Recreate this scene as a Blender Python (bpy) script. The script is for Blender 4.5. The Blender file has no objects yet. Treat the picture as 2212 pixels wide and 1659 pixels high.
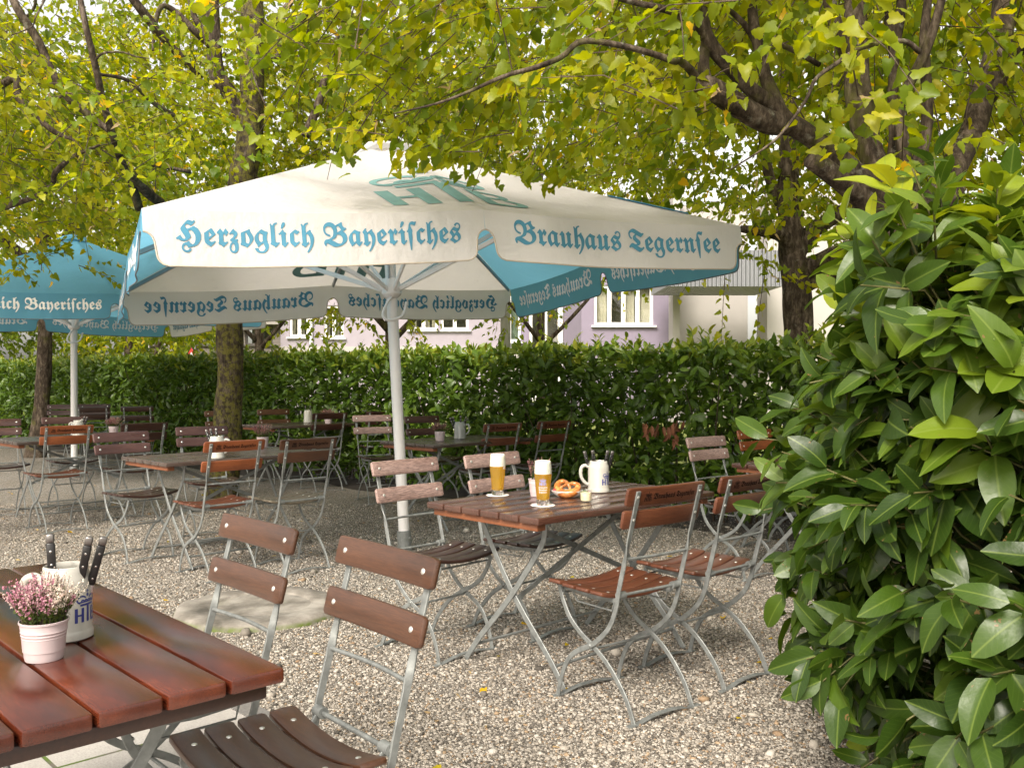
import bpy, bmesh, math, random
import numpy as np
from mathutils import Vector, Matrix, noise
R = math.radians
S = bpy.context.scene
COL = S.collection
rnd = random.Random(7)
rng = np.random.default_rng(7)
EYE = 1.31
FPX = 1992.0                       # focal length in pixels of a 2212 px wide view

def W(px, py, y):
    """point seen at (px, py) of a 2212x1659 view at distance y"""
    return Vector(((px - 1106) / FPX * y, y, EYE + (813.6 - py) / FPX * y))

# ---------------------------------------------------------------- tagging
def tag(o, label=None, cat=None, group=None, kind=None):
    if label: o['label'] = label
    if cat: o['category'] = cat
    if group: o['group'] = group
    if kind: o['kind'] = kind
    return o

def thing(name, label, cat, loc=(0, 0, 0), rz=0.0, group=None):
    o = bpy.data.objects.new(name, None)
    o.empty_display_size = .1
    COL.objects.link(o)
    o.location = loc
    o.rotation_euler = (0, 0, rz)
    return tag(o, label, cat, group)

def dup(root, loc, rz, label, group=None):
    r = root.copy(); COL.objects.link(r)
    r.location = loc; r.rotation_euler = (0, 0, rz)
    r['label'] = label
    if group: r['group'] = group
    for ch in list(root.children):
        c = ch.copy(); COL.objects.link(c); c.parent = r
        for g in list(ch.children):
            d = g.copy(); COL.objects.link(d); d.parent = c
    return r

# ---------------------------------------------------------------- mesh builder
def cat_rom(pts, n):
    P = [Vector(p) for p in pts]
    if n <= 1: return P
    out = []
    for i in range(len(P) - 1):
        p0 = P[i - 1] if i else P[i] * 2 - P[i + 1]
        p1, p2 = P[i], P[i + 1]
        p3 = P[i + 2] if i + 2 < len(P) else P[i + 1] * 2 - P[i]
        for k in range(n):
            t = k / n
            out.append(.5 * ((2 * p1) + (p2 - p0) * t + (2 * p0 - 5 * p1 + 4 * p2 - p3) * t * t + (3 * p1 - p0 - 3 * p2 + p3) * t ** 3))
    out.append(P[-1])
    return out

def interp_list(vals, n):
    out = []
    for i in range(len(vals) - 1):
        for k in range(n):
            out.append(vals[i] + (vals[i + 1] - vals[i]) * k / n)
    out.append(vals[-1])
    return out

class MB:
    def __init__(s): s.v = []; s.f = []; s.m = []
    def add(s, vs, fs, mi=0, M=None):
        b = len(s.v)
        for p in vs:
            p = Vector(p)
            s.v.append(M @ p if M is not None else p)
        for f in fs:
            s.f.append([b + i for i in f]); s.m.append(mi)
    def box(s, c, d, mi=0, M=None):
        x, y, z = [k / 2 for k in d]
        vs = [(c[0] + i * x, c[1] + j * y, c[2] + k * z) for i in (-1, 1) for j in (-1, 1) for k in (-1, 1)]
        s.add(vs, [(0, 1, 3, 2), (4, 6, 7, 5), (0, 4, 5, 1), (2, 3, 7, 6), (0, 2, 6, 4), (1, 5, 7, 3)], mi, M)
    def ring_sweep(s, rings, mi=0, cap=True, closed=True):
        n = len(rings[0]); b = len(s.v)
        for r in rings: s.v += [Vector(p) for p in r]
        for i in range(len(rings) - 1):
            for j in range(n if closed else n - 1):
                k = (j + 1) % n
                s.f.append([b + i * n + j, b + i * n + k, b + (i + 1) * n + k, b + (i + 1) * n + j]); s.m.append(mi)
        if cap:
            s.f.append([b + j for j in range(n)][::-1]); s.m.append(mi)
            e = b + (len(rings) - 1) * n
            s.f.append([e + j for j in range(n)]); s.m.append(mi)
    def tube(s, pts, r, seg=8, mi=0, smooth=1, cap=True, rough=0.0, seed=0):
        n = smooth
        P = cat_rom(pts, n)
        rr = interp_list(list(r), n) if isinstance(r, (list, tuple)) else [r] * len(P)
        rings = []; u = None
        for i, p in enumerate(P):
            t = (P[min(i + 1, len(P) - 1)] - P[max(i - 1, 0)]).normalized()
            if u is None:
                u = t.orthogonal().normalized()
            else:
                u = (u - t * u.dot(t))
                u = u.normalized() if u.length > 1e-6 else t.orthogonal().normalized()
            w = t.cross(u)
            ring = []
            for k in range(seg):
                a = 2 * math.pi * k / seg
                q = rr[i]
                if rough:
                    q *= 1 + rough * noise.noise(Vector((p.x * 4 + math.cos(a) * 1.3 + seed, p.y * 4 + math.sin(a) * 1.3, p.z * 3)))
                ring.append(p + (u * math.cos(a) + w * math.sin(a)) * q)
            rings.append(ring)
        s.ring_sweep(rings, mi, cap)
    def bar(s, pts, wd, w, t, mi=0, smooth=1):
        """flat bar along pts; wd = width direction(s)"""
        P = cat_rom(pts, smooth)
        ws = wd if isinstance(wd, list) else [wd] * len(pts)
        ws = [Vector(k) for k in ws]
        Wd = []
        for i in range(len(ws) - 1):
            for k in range(smooth): Wd.append(ws[i].lerp(ws[i + 1], k / smooth))
        Wd.append(ws[-1])
        rings = []
        for i, p in enumerate(P):
            tg = (P[min(i + 1, len(P) - 1)] - P[max(i - 1, 0)]).normalized()
            a = Wd[i] - tg * Wd[i].dot(tg); a.normalize()
            b = tg.cross(a)
            c = min(t, w) * .22
            ring = []
            for sx, sy in ((1, 1), (-1, 1), (-1, -1), (1, -1)):
                A = a * (sx * (w / 2)); B = b * (sy * (t / 2))
                a1 = a * (sx * (w / 2 - c)); b1 = b * (sy * (t / 2 - c))
                if sx * sy > 0: ring += [p + A + b1, p + a1 + B]
                else: ring += [p + a1 + B, p + A + b1]
            rings.append(ring)
        s.ring_sweep(rings, mi, True)
    def slat(s, pts, wdir, w, t, r=.006, rc=.014, mi=0):
        """board along pts with rounded long edges and rounded corners"""
        P = [Vector(p) for p in pts]
        L = sum((P[i + 1] - P[i]).length for i in range(len(P) - 1))
        d0 = (P[1] - P[0]).normalized(); d1 = (P[-1] - P[-2]).normalized()
        st = [(P[0], w - 2 * rc, t - 2 * r), (P[0] + d0 * rc * .3, w - rc * .6, t - r * .6), (P[0] + d0 * rc, w, t)]
        st += [(p, w, t) for p in P[1:-1]]
        st += [(P[-1] - d1 * rc, w, t), (P[-1] - d1 * rc * .3, w - rc * .6, t - r * .6), (P[-1], w - 2 * rc, t - 2 * r)]
        rings = []
        for i, (p, ww, tt) in enumerate(st):
            tg = (st[min(i + 1, len(st) - 1)][0] - st[max(i - 1, 0)][0]).normalized()
            a = Vector(wdir); a = (a - tg * a.dot(tg)).normalized(); b = tg.cross(a)
            ring = []
            q = min(r, tt * .45)
            for sx, sy in ((1, 1), (-1, 1), (-1, -1), (1, -1)):
                A = a * (sx * ww / 2); B = b * (sy * tt / 2)
                a1 = a * (sx * (ww / 2 - q)); b1 = b * (sy * (tt / 2 - q))
                a2 = a * (sx * (ww / 2 - q * .3)); b2 = b * (sy * (tt / 2 - q * .3))
                L3 = [p + A + b1, p + a2 + b2, p + a1 + B]
                ring += L3 if sx * sy > 0 else L3[::-1]
            rings.append(ring)
        s.ring_sweep(rings, mi, True)
    def lathe(s, prof, seg=24, mi=0, M=None, cap=False, sx=1, sy=1):
        b = len(s.v)
        for r, z in prof:
            for k in range(seg):
                a = 2 * math.pi * k / seg
                p = Vector((r * math.cos(a) * sx, r * math.sin(a) * sy, z))
                s.v.append(M @ p if M is not None else p)
        for i in range(len(prof) - 1):
            for k in range(seg):
                j = (k + 1) % seg
                s.f.append([b + i * seg + k, b + i * seg + j, b + (i + 1) * seg + j, b + (i + 1) * seg + k]); s.m.append(mi)
        if cap:
            s.f.append([b + k for k in range(seg)][::-1]); s.m.append(mi)
            e = b + (len(prof) - 1) * seg
            s.f.append([e + k for k in range(seg)]); s.m.append(mi)
    def dome(s, c, n, r, h, seg=10, mi=0):
        n = Vector(n).normalized(); u = n.orthogonal().normalized(); w = n.cross(u)
        M = Matrix((u, w, n)).transposed().to_4x4(); M.translation = Vector(c)
        s.lathe([(r, 0), (r * .93, h * .45), (r * .6, h * .85), (r * .02, h)], seg, mi, M)
    def poly_prism(s, pts2, fn, t, mi=0): ...
    def build(s, name, mats, parent=None, smooth=35, loc=None):
        me = bpy.data.meshes.new(name)
        me.from_pydata([tuple(p) for p in s.v], [], s.f)
        mats = mats if isinstance(mats, (list, tuple)) else [mats]
        for m in mats: me.materials.append(m)
        if len(mats) > 1: me.polygons.foreach_set('material_index', s.m)
        bm = bmesh.new(); bm.from_mesh(me); bmesh.ops.recalc_face_normals(bm, faces=bm.faces); bm.to_mesh(me); bm.free()
        if smooth:
            me.shade_smooth()
            if smooth < 180: me.set_sharp_from_angle(angle=R(smooth))
        me.update()
        o = bpy.data.objects.new(name, me); COL.objects.link(o)
        if parent: o.parent = parent
        if loc is not None: o.location = loc
        return o

def np_mesh(name, verts, quads, mats, parent=None, attrs=None, midx=None, smooth=True, tris=None):
    """fast mesh from numpy arrays"""
    me = bpy.data.meshes.new(name)
    nv = len(verts); me.vertices.add(nv)
    me.vertices.foreach_set('co', np.ascontiguousarray(verts, dtype=np.float32).ravel())
    k = quads.shape[1]; nq = len(quads)
    me.loops.add(nq * k); me.polygons.add(nq)
    me.loops.foreach_set('vertex_index', np.ascontiguousarray(quads, dtype=np.int32).ravel())
    me.polygons.foreach_set('loop_start', np.arange(0, nq * k, k, dtype=np.int32))
    try: me.polygons.foreach_set('loop_total', np.full(nq, k, dtype=np.int32))
    except Exception: pass
    mats = mats if isinstance(mats, (list, tuple)) else [mats]
    for m in mats: me.materials.append(m)
    if midx is not None: me.polygons.foreach_set('material_index', np.ascontiguousarray(midx, dtype=np.int32))
    me.update(calc_edges=True)
    if smooth: me.shade_smooth()
    for an, arr in (attrs or {}).items():
        if arr.ndim == 1:
            a = me.attributes.new(an, 'FLOAT', 'POINT'); a.data.foreach_set('value', arr.astype(np.float32))
        else:
            a = me.attributes.new(an, 'FLOAT_VECTOR', 'POINT'); a.data.foreach_set('vector', arr.astype(np.float32).ravel())
    me.validate()
    o = bpy.data.objects.new(name, me); COL.objects.link(o)
    if parent: o.parent = parent
    return o

# ---------------------------------------------------------------- materials
class NT:
    def __init__(s, name):
        s.mat = bpy.data.materials.new(name); s.mat.use_nodes = True
        s.t = s.mat.node_tree; s.b = s.t.nodes['Principled BSDF']; s.out = s.t.nodes['Material Output']
    def n(s, typ, **kw):
        x = s.t.nodes.new(typ)
        for k, v in kw.items():
            if k.startswith('i_'):
                key = k[2:]; key = int(key) if key.isdigit() else key.replace('_', ' ')
                s.set(x.inputs[key], v)
            else: setattr(x, k, v)
        return x
    def set(s, sock, v):
        if isinstance(v, bpy.types.NodeSocket): s.t.links.new(v, sock)
        elif isinstance(v, bpy.types.Node): s.t.links.new(v.outputs[0], sock)
        else:
            if sock.type == 'RGBA' and isinstance(v, (tuple, list)) and len(v) == 3: v = (*v, 1)
            sock.default_value = v
    def p(s, **kw):
        for k, v in kw.items(): s.set(s.b.inputs[k.replace('_', ' ')], v)
    def coord(s, which='Object', scale=(1, 1, 1), loc=(0, 0, 0)):
        c = s.n('ShaderNodeTexCoord')
        m = s.n('ShaderNodeMapping', i_Vector=c.outputs[which], i_Scale=scale, i_Location=loc)
        return m.outputs[0]
    def noise(s, vec, scale, detail=4, rough=.55):
        return s.n('ShaderNodeTexNoise', i_Vector=vec, i_Scale=scale, i_Detail=detail, i_Roughness=rough)
    def ramp(s, fac, stops):
        r = s.n('ShaderNodeValToRGB', i_Fac=fac)
        e = r.color_ramp.elements
        while len(e) < len(stops): e.new(.5)
        for k, (pos, c) in enumerate(stops):
            e[k].position = pos; e[k].color = (*c, 1) if len(c) == 3 else c
        return r.outputs[0]
    def mix(s, fac, a, b):
        m = s.n('ShaderNodeMix', data_type='RGBA')
        s.set(m.inputs[0], fac); s.set(m.inputs[6], a); s.set(m.inputs[7], b)
        return m.outputs[2]
    def bump(s, h, strength=.3, dist=.01):
        return s.n('ShaderNodeBump', i_Height=h, i_Strength=strength, i_Distance=dist).outputs[0]
    def attr(s, name, out='Fac'):
        return s.n('ShaderNodeAttribute', attribute_name=name).outputs[out]
    def math(s, op, a, b=0.0):
        m = s.n('ShaderNodeMath', operation=op); s.set(m.inputs[0], a); s.set(m.inputs[1], b); return m.outputs[0]

def simple(name, col, rough=.6, metal=0., var=.12, scale=8., bump=0., spec=.5, coat=0., **kw):
    t = NT(name); v = t.coord()
    nz = t.noise(v, scale)
    lo = tuple(c * (1 - var) for c in col); hi = tuple(min(1, c * (1 + var)) for c in col)
    t.p(Base_Color=t.ramp(nz.outputs[0], [(.3, lo), (.7, hi)]), Roughness=rough, Metallic=metal, Specular_IOR_Level=spec, Coat_Weight=coat, **kw)
    if bump: t.p(Normal=t.bump(t.noise(v, scale * 6).outputs[0], bump, .004))
    return t.mat

def wood(name, dark, mid, light, rough=.34, coat=.25, grain=1.0, blot=1.0):
    """glazed boards, grain along local x"""
    t = NT(name)
    v = t.coord('Object', (1.6, 26, 26)); big = t.coord('Object', (1.2, 3, 3))
    g = t.noise(v, 5.0, 6, .65); b = t.noise(big, 2.6, 3, .5)
    f = t.mix(.5 * blot, g.outputs[0], b.outputs[0])
    c = t.ramp(f, [(.28, dark), (.5, mid), (.74, light)])
    fine = t.noise(t.coord('Object', (6, 170, 170)), 4.0, 3, .6)
    c = t.mix(t.math('MULTIPLY', t.ramp(fine.outputs[0], [(.42, (1, 1, 1)), (.56, (0, 0, 0))]), .35 * grain), c, tuple(k * .45 for k in dark))
    t.p(Base_Color=c, Roughness=t.ramp(b.outputs[0], [(.3, (rough - .08,) * 3), (.75, (rough + .12,) * 3)]), Coat_Weight=coat, Coat_Roughness=.22,
        Normal=t.bump(fine.outputs[0], .12 * grain, .002))
    return t.mat

def leafmat(name, stops, trans=.45, rough=.4, vein=0.0, spec=.4, veincol=(.3, .4, .1), coat=0.0, spots=False):
    """leaf blades: colour differs from leaf to leaf through the 'var' attribute"""
    t = NT(name)
    var = t.attr('var')
    c = t.ramp(var, stops)
    if vein:
        uv = t.attr('luv', 'Vector')
        sp = t.n('ShaderNodeSeparateXYZ', i_Vector=uv)
        ax = t.math('ABSOLUTE', sp.outputs[0])
        mid = t.ramp(ax, [(.02, (1, 1, 1)), (.09, (0, 0, 0))])
        # side veins run out and forward from the midrib
        q = t.math('SUBTRACT', t.math('MULTIPLY', sp.outputs[1], 9.0), t.math('MULTIPLY', ax, 2.6))
        fr = t.math('ABSOLUTE', t.math('SUBTRACT', t.math('FRACT', q), .5))
        sv = t.ramp(fr, [(.03, (1, 1, 1)), (.14, (0, 0, 0))])
        c = t.mix(t.math('MULTIPLY', mid, vein), c, veincol)
        c = t.mix(t.math('MULTIPLY', sv, vein * .12), c, veincol)
        if spots:
            g = t.n('ShaderNodeNewGeometry'); nz = t.noise(g.outputs['Position'], 26, 3, .6)
            edge = t.math('ADD', nz.outputs[0], t.math('MULTIPLY', ax, .09))
            c = t.mix(t.ramp(edge, [(.735, (0, 0, 0)), (.75, (.9, .9, .9))]), c, (.20, .12, .045))
        t.p(Normal=t.bump(t.noise(t.n('ShaderNodeNewGeometry').outputs['Position'], 60, 2).outputs[0], .10, .01))
    t.p(Base_Color=c, Roughness=rough, Specular_IOR_Level=spec, Coat_Weight=coat, Coat_Roughness=.25)
    tr = t.n('ShaderNodeBsdfTranslucent')
    hs = t.n('ShaderNodeHueSaturation', i_Hue=.49, i_Saturation=1.05, i_Value=1.6, i_Color=c)
    t.set(tr.inputs[0], hs.outputs[0])
    mx = t.n('ShaderNodeMixShader'); t.set(mx.inputs[0], trans)
    t.t.links.new(t.b.outputs[0], mx.inputs[1]); t.t.links.new(tr.outputs[0], mx.inputs[2])
    t.t.links.new(mx.outputs[0], t.out.inputs[0])
    return t.mat

# ---------------------------------------------------------------- lettering
def fraktur(s):
    o = ''
    for ch in s:
        if 'A' <= ch <= 'Z': o += chr(0x1D56C + ord(ch) - 65)
        elif 'a' <= ch <= 'z': o += chr(0x1D586 + ord(ch) - 97)
        elif ch == '\u017f': o += chr(0x1D58B)
        else: o += ch
    return o

def raw_text(body):
    cu = bpy.data.curves.new('lettering', 'FONT'); cu.body = body; cu.resolution_u = 3; cu.offset = .009
    o = bpy.data.objects.new('lettering', cu); COL.objects.link(o)
    me = bpy.data.meshes.new_from_object(o.evaluated_get(bpy.context.evaluated_depsgraph_get()))
    bpy.data.objects.remove(o); bpy.data.curves.remove(cu)
    return me

def text2d(s, frak=True):
    """flat lettering mesh as bmesh in the xy plane, left edge at 0; long s loses the cross bar of the f it is cut from"""
    body = fraktur(s) if frak else s
    me = raw_text(body)
    bm = bmesh.new(); bm.from_mesh(me); bpy.data.meshes.remove(me)
    if frak and '\u017f' in s:
        k = s.index('\u017f')
        m0 = raw_text(fraktur(s[:k])); x1 = max(v.co.x for v in m0.vertices); bpy.data.meshes.remove(m0)
        m1 = raw_text(fraktur(s[:k + 1])); xs = [v.co.x for v in m1.vertices if v.co.x > x1 + .002]; bpy.data.meshes.remove(m1)
        a, b = min(xs), max(xs)
        xm = a + (b - a) * .56
        for co, no in (((xm, 0, 0), (1, 0, 0)), ((0, .37, 0), (0, 1, 0)), ((0, .53, 0), (0, 1, 0))):
            bmesh.ops.bisect_plane(bm, geom=bm.verts[:] + bm.edges[:] + bm.faces[:], plane_co=co, plane_no=no)
        kill = []
        for f in bm.faces:
            c = f.calc_center_median()
            if xm - .001 < c.x < b + .001 and .37 < c.y < .53: kill.append(f)
        bmesh.ops.delete(bm, geom=kill, context='FACES')
    mx = min(v.co.x for v in bm.verts)
    for v in bm.verts: v.co.x -= mx
    return bm

TEXTS = {}
def text_grid(s, step=.22, frak=True):
    """lettering cut into small cells so that it can follow a curved cloth: (verts, faces, width)"""
    key = (s, step, frak)
    if key not in TEXTS:
        bm = text2d(s, frak)
        X = max(v.co.x for v in bm.verts); y0 = min(v.co.y for v in bm.verts); y1 = max(v.co.y for v in bm.verts)
        for k in range(1, int(X / step) + 1):
            bmesh.ops.bisect_plane(bm, geom=bm.verts[:] + bm.edges[:] + bm.faces[:], plane_co=(k * step, 0, 0), plane_no=(1, 0, 0))
        y = math.floor(y0 / step) * step
        while y < y1:
            bmesh.ops.bisect_plane(bm, geom=bm.verts[:] + bm.edges[:] + bm.faces[:], plane_co=(0, y, 0), plane_no=(0, 1, 0)); y += step
        bm.verts.index_update()
        TEXTS[key] = ([v.co.copy() for v in bm.verts], [[v.index for v in f.verts] for f in bm.faces], X)
        bm.free()
    return TEXTS[key]

def place_flat(mb, verts, faces, fn, t, both=True, mi=0):
    """fn(x, y) -> (point, normal): lay a flat shape on a surface, t off it (and on the back too)"""
    for sgn in ((1, -1) if both else (1,)):
        vs = []
        for v in verts:
            p, n = fn(v[0], v[1]); vs.append(p + n * (t * sgn))
        mb.add(vs, [f if sgn > 0 else f[::-1] for f in faces], mi)

def ring_poly(cx, cy, rx, ry, w, a0, a1, n=14, wy=None):
    """band along an ellipse arc"""
    vs, fs = [], []
    for k in range(n + 1):
        a = R(a0 + (a1 - a0) * k / n)
        vs += [(cx + rx * math.cos(a), cy + ry * math.sin(a)), (cx + (rx - w) * math.cos(a), cy + (ry - (wy or w)) * math.sin(a))]
    for k in range(n): fs.append([2 * k, 2 * k + 2, 2 * k + 3, 2 * k + 1])
    return vs, fs

def rect_poly(x0, y0, x1, y1, n=6, ny=2):
    vs, fs = [], []
    for j in range(ny + 1):
        for i in range(n + 1): vs.append((x0 + (x1 - x0) * i / n, y0 + (y1 - y0) * j / ny))
    for j in range(ny):
        for i in range(n):
            a = j * (n + 1) + i; fs.append([a, a + 1, a + n + 2, a + n + 1])
    return vs, fs

def crest():
    """crown over H T B: flat shape about 1 wide, baseline 0"""
    V, F = [], []
    def put(vf):
        b = len(V); V.extend(vf[0]); F.extend([[b + i for i in f] for f in vf[1]])
    st = .105
    put(rect_poly(0, 0, st, .5, 2, 5)); put(rect_poly(.235, 0, .235 + st, .5, 2, 5)); put(rect_poly(st, .22, .235, .28, 3, 1))      # H
    put(rect_poly(.46, 0, .46 + st, .56, 2, 5)); put(rect_poly(.19, .56, .81, .63, 8, 1))                                      # T
    put(rect_poly(.67, 0, .67 + st * .9, .5, 2, 5))                                                                           # B
    x = .67 + st * .9
    put(rect_poly(x, .44, x + .09, .5, 2, 1)); put(rect_poly(x, .235, x + .1, .29, 2, 1)); put(rect_poly(x, 0, x + .11, .06, 2, 1))
    put(ring_poly(x + .09, .3825, .115, .1175, .07, -90, 90, 10, .055)); put(ring_poly(x + .11, .1325, .14, .1325, .08, -90, 90, 10, .06))
    # crown
    put(rect_poly(.14, .67, .86, .72, 8, 1))
    put(ring_poly(.25, .78, .2, .15, .055, 20, 250, 14)); put(ring_poly(.75, .78, .2, .15, .055, 160, -70, 14))
    for cx in (.29, .43, .57, .71): put(ring_poly(cx, .72, .075, .07, .05, 0, 180, 8))
    put(ring_poly(.5, .93, .055, .055, .054, 0, 360, 12))
    put(rect_poly(.485, 1.0, .515, 1.12, 1, 2)); put(rect_poly(.44, 1.045, .56, 1.075, 2, 1))
    return V, F
CREST = crest()
# ---------------------------------------------------------------- furniture materials
steel = simple('galvanised_steel', (.205, .215, .208), .48, .35, .25, 30, .15)
bolt = simple('bolt_steel', (.75, .74, .70), .3, .8, .06, 20)
ink = simple('branded_ink', (.006, .005, .005), .9, spec=.1)
WD = {
 'dark': wood('dark_brown_glaze', (.016, .006, .004), (.036, .013, .008), (.062, .023, .013)),
 'mid': wood('brown_glaze', (.032, .013, .006), (.072, .029, .014), (.11, .045, .021)),
 'red': wood('red_brown_glaze', (.055, .017, .009), (.115, .039, .020), (.17, .060, .028)),
 'orange': wood('orange_brown_glaze', (.11, .028, .008), (.215, .058, .017), (.30, .09, .026), .4),
 'plum': wood('sky_sheen_brown_glaze', (.040, .018, .016), (.074, .034, .030), (.115, .055, .046), .3),  # purplish sky reflection on the varnish, painted into the wood colour
 'grey': wood('weathered_grey_board', (.07, .055, .038), (.15, .125, .088), (.24, .20, .145), .5, .1, 1.8),
 'pale': wood('pale_sky_sheen_glaze', (.15, .085, .070), (.33, .22, .19), (.47, .34, .30), .34, .3, 2.2),  # weathered boards, pinkish sky reflection painted into the pale colour
}
TABLE_NEAR = wood('mahogany_table_glaze', (.026, .006, .003), (.085, .017, .007), (.18, .040, .013), .2, .4, 1.2, 1.9)
TABLE_RED = wood('table_glaze_reddish', (.040, .016, .011), (.085, .036, .024), (.125, .060, .040), .24, .4, 1.4)
TABLE_GREY = wood('table_glaze_weathered', (.042, .027, .022), (.080, .054, .043), (.125, .088, .070), .28, .35, 1.8)
BATTEN = wood('batten_wood', (.14, .045, .018), (.22, .075, .03), (.30, .11, .045), .55, .0)

def Bk(z): return -.155 - .27 * (z - .45)
ZU1, HS, HW, SP = .898, .073, .215, .172

def make_chair(gap, mat, seatmat, letter):
    t = thing('folding_chair', 'folding chair', 'chair')
    nrm = Vector((0, 1, .27)).normalized(); wd = Vector((0, -.27, 1)).normalized()
    mb = MB()
    tops = [ZU1, ZU1 - HS - gap]
    sag = .006 if gap > .03 else .016
    def slat_pt(x, zc): return Vector((x, Bk(zc) + .0035 + .0105 + sag * ((x / HW) ** 2 - .65), zc))
    for zt in tops:
        zc = zt - HS / 2
        mb.slat([slat_pt(HW * (k / 5 - 1), zc) for k in range(11)], wd, HS, .019, .006, .012)
        for sx in (-SP, SP):
            mb.dome(slat_pt(sx, zc) + nrm * .0088, nrm, .0078, .0045, 10, 1)
            mb.dome(Vector((sx, Bk(zc) - .0035, zc)), -nrm, .006, .004, 8, 1)
    br = mb.build('backrest', [mat, bolt], t)
    if letter:
        vs, fs, X = text_grid('Brauhaus Tegern\u017fee', .6)
        zc = tops[0] - HS / 2; sc = .232 / X
        def fn(x, y):
            xx = -(x - .0); zz = zc + y
            p = slat_pt(-xx, zc) + wd * y
            return p, -nrm
        mb = MB()
        # read from behind: local +x is to the right for a viewer at the back
        place_flat(mb, [(v.x * sc - .088, v.y * sc * 1.12 - .010) for v in vs], fs, fn, .0102, False)
        cv, cf = CREST
        place_flat(mb, [(v[0] * .034 - .133, v[1] * .034 - .017) for v in cv], cf, fn, .0102, False)
        mb.build('lettering', ink, br, smooth=0)
    mb = MB()
    for yc in (.163, .0805, -.002, -.0845):
        f = lambda x: Vector((x, yc, .450 + .028 * (x / .216) ** 2 + .05 * max(0, yc - .08)))
        mb.slat([f(.216 * (k / 5 - 1)) for k in range(11)], (0, 1, 0), .0735, .017, .005, .012)
        for sx in (-.15, .15): mb.dome(f(sx) + Vector((0, 0, .008)), (0, 0, 1), .0075, .003, 8, 1)
    mb.build('seat', [seatmat, bolt], t)
    A = [(Bk(.884), .884), (Bk(.79), .79), (Bk(.69), .69), (Bk(.60), .60), (Bk(.5), .5), (-.150, .42), (-.120, .352), (-.07, .297), (-.01, .252), (.06, .217), (.115, .175), (.15, .118), (.175, .05), (.185, .004)]
    Bp = [(.185, .448), (.165, .40), (.122, .335), (.06, .287), (-.01, .252), (-.09, .203), (-.155, .142), (-.203, .08), (-.232, .02), (-.24, .004)]
    for sx in (-1, 1):
        mb = MB()
        mb.bar([(sx * SP, y, z) for y, z in A], [(1, 0, 0)] * 3 + [(0, 1, .2)] * 11, .021, .007, 0, 3)
        mb.dome((sx * (SP + .004), -.01, .252), (sx, 0, 0), .008, .005, 8)
        mb.build('leg', steel, t, 40)
        mb = MB()
        mb.bar([(sx * (SP - .009), y, z) for y, z in Bp], (0, 1, .2), .021, .007, 0, 3)
        mb.build('leg', steel, t, 40)
    for yy in (.187, -.243):
        mb = MB()
        zz = [.004, .005, .014, .020, .021, .020, .014, .005, .004]
        mb.bar([(-.20 + .05 * k, yy, zz[k]) for k in range(9)], (0, 1, 0), .024, .006, 0, 2)
        mb.build('foot_bar', steel, t, 40)
    for pts, r in (([(-SP, Bk(.62), .62), (0, Bk(.62) - .012, .62), (SP, Bk(.62), .62)], .0058),
                   ([(-SP, -.010, .236), (SP, -.010, .236)], .0055)):
        mb = MB(); mb.tube(pts, r, 8, 0, 4 if len(pts) > 2 else 1); mb.build('stretcher', steel, t, 60)
    mb = MB()
    mb.tube([(-SP, -.158, .474), (SP, -.158, .474)], .0065, 8)
    for sx in (-1, 1):
        mb.tube([(sx * (SP - .004), -.158, .474), (sx * (SP - .040), -.158, .474)], .015, 12)
        mb.bar([(sx * .15, -.158, .474), (sx * .15, -.135, .448), (sx * .15, 0, .44), (sx * .15, .195, .452)], (0, .1, 1), .018, .006)
        mb.tube([(sx * .15, -.12, .443), (sx * .15, -.11, .405), (sx * .15, .09, .405), (sx * .15, .12, .443)], .0035, 6)
    mb.tube([(-.163, .165, .428), (.163, .165, .428)], .0045, 8)
    mb.build('seat_frame', steel, t, 50)
    return t

# ---------------------------------------------------------------- tables
TH = .745
TL, TW = 1.25, .71

def make_table(mat, batmat, TL=TL, TH=TH, TW=TW):
    t = thing('folding_table', 'folding table', 'table')
    mb = MB(); p = TW / 6
    for k in range(6):
        yc = p * (k + .5)
        mb.slat([(.0, yc, TH - .0145), (TL * .33, yc, TH - .0145), (TL * .66, yc, TH - .0145), (TL, yc, TH - .0145)], (0, 1, 0), p - .0075, .029, .005, .006)
    mb.build('tabletop', mat, t)
    for u in (.045, TL - .045):
        mb = MB(); mb.slat([(u, .03, TH - .0435), (u, TW / 2, TH - .0435), (u, TW - .03, TH - .0435)], (1, 0, 0), .05, .028, .003, .004)
        mb.build('batten', batmat, t)
    for u, s in ((.20, 1), (TL - .20, -1)):
        for q, du in ((0, -.004), (1, .004)):
            v = [.15, .158, .185, .36, TW - .16, TW - .085, TW - .05]
            z = [TH - .03, .64, .575, .345, .14, .05, .003]
            if q: v = [TW - k for k in v]; z = [TH - .03, .66, .60, .345, .14, .05, .003]
            mb = MB(); mb.bar([(u + du, a, b) for a, b in zip(v, z)], (0, 1, .3), .027, .007, 0, 3)
            mb.dome((u + du + s * .004, TW / 2, .35), (s, 0, 0), .009, .005, 8)
            mb.box((u + du, v[0], TH - .045), (.012, .05, .035))
            mb.build('leg', steel, t, 40)
    for v in (.115, TW - .115):
        mb = MB(); mb.tube([(.20, v, .085), (TL - .20, v, .085)], .007, 8); mb.build('stretcher', steel, t, 60)
    for a, b, v in ((.22, .62, TW / 2 - .02), (.62, .22, TW / 2 + .02)):
        mb = MB(); mb.bar([(.22, v, .34 if a < b else TH - .06), (TL - .22, v, TH - .06 if a < b else .34)], (0, 0, 1), .024, .006)
        mb.build('brace', steel, t, 40)
    return t

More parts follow.
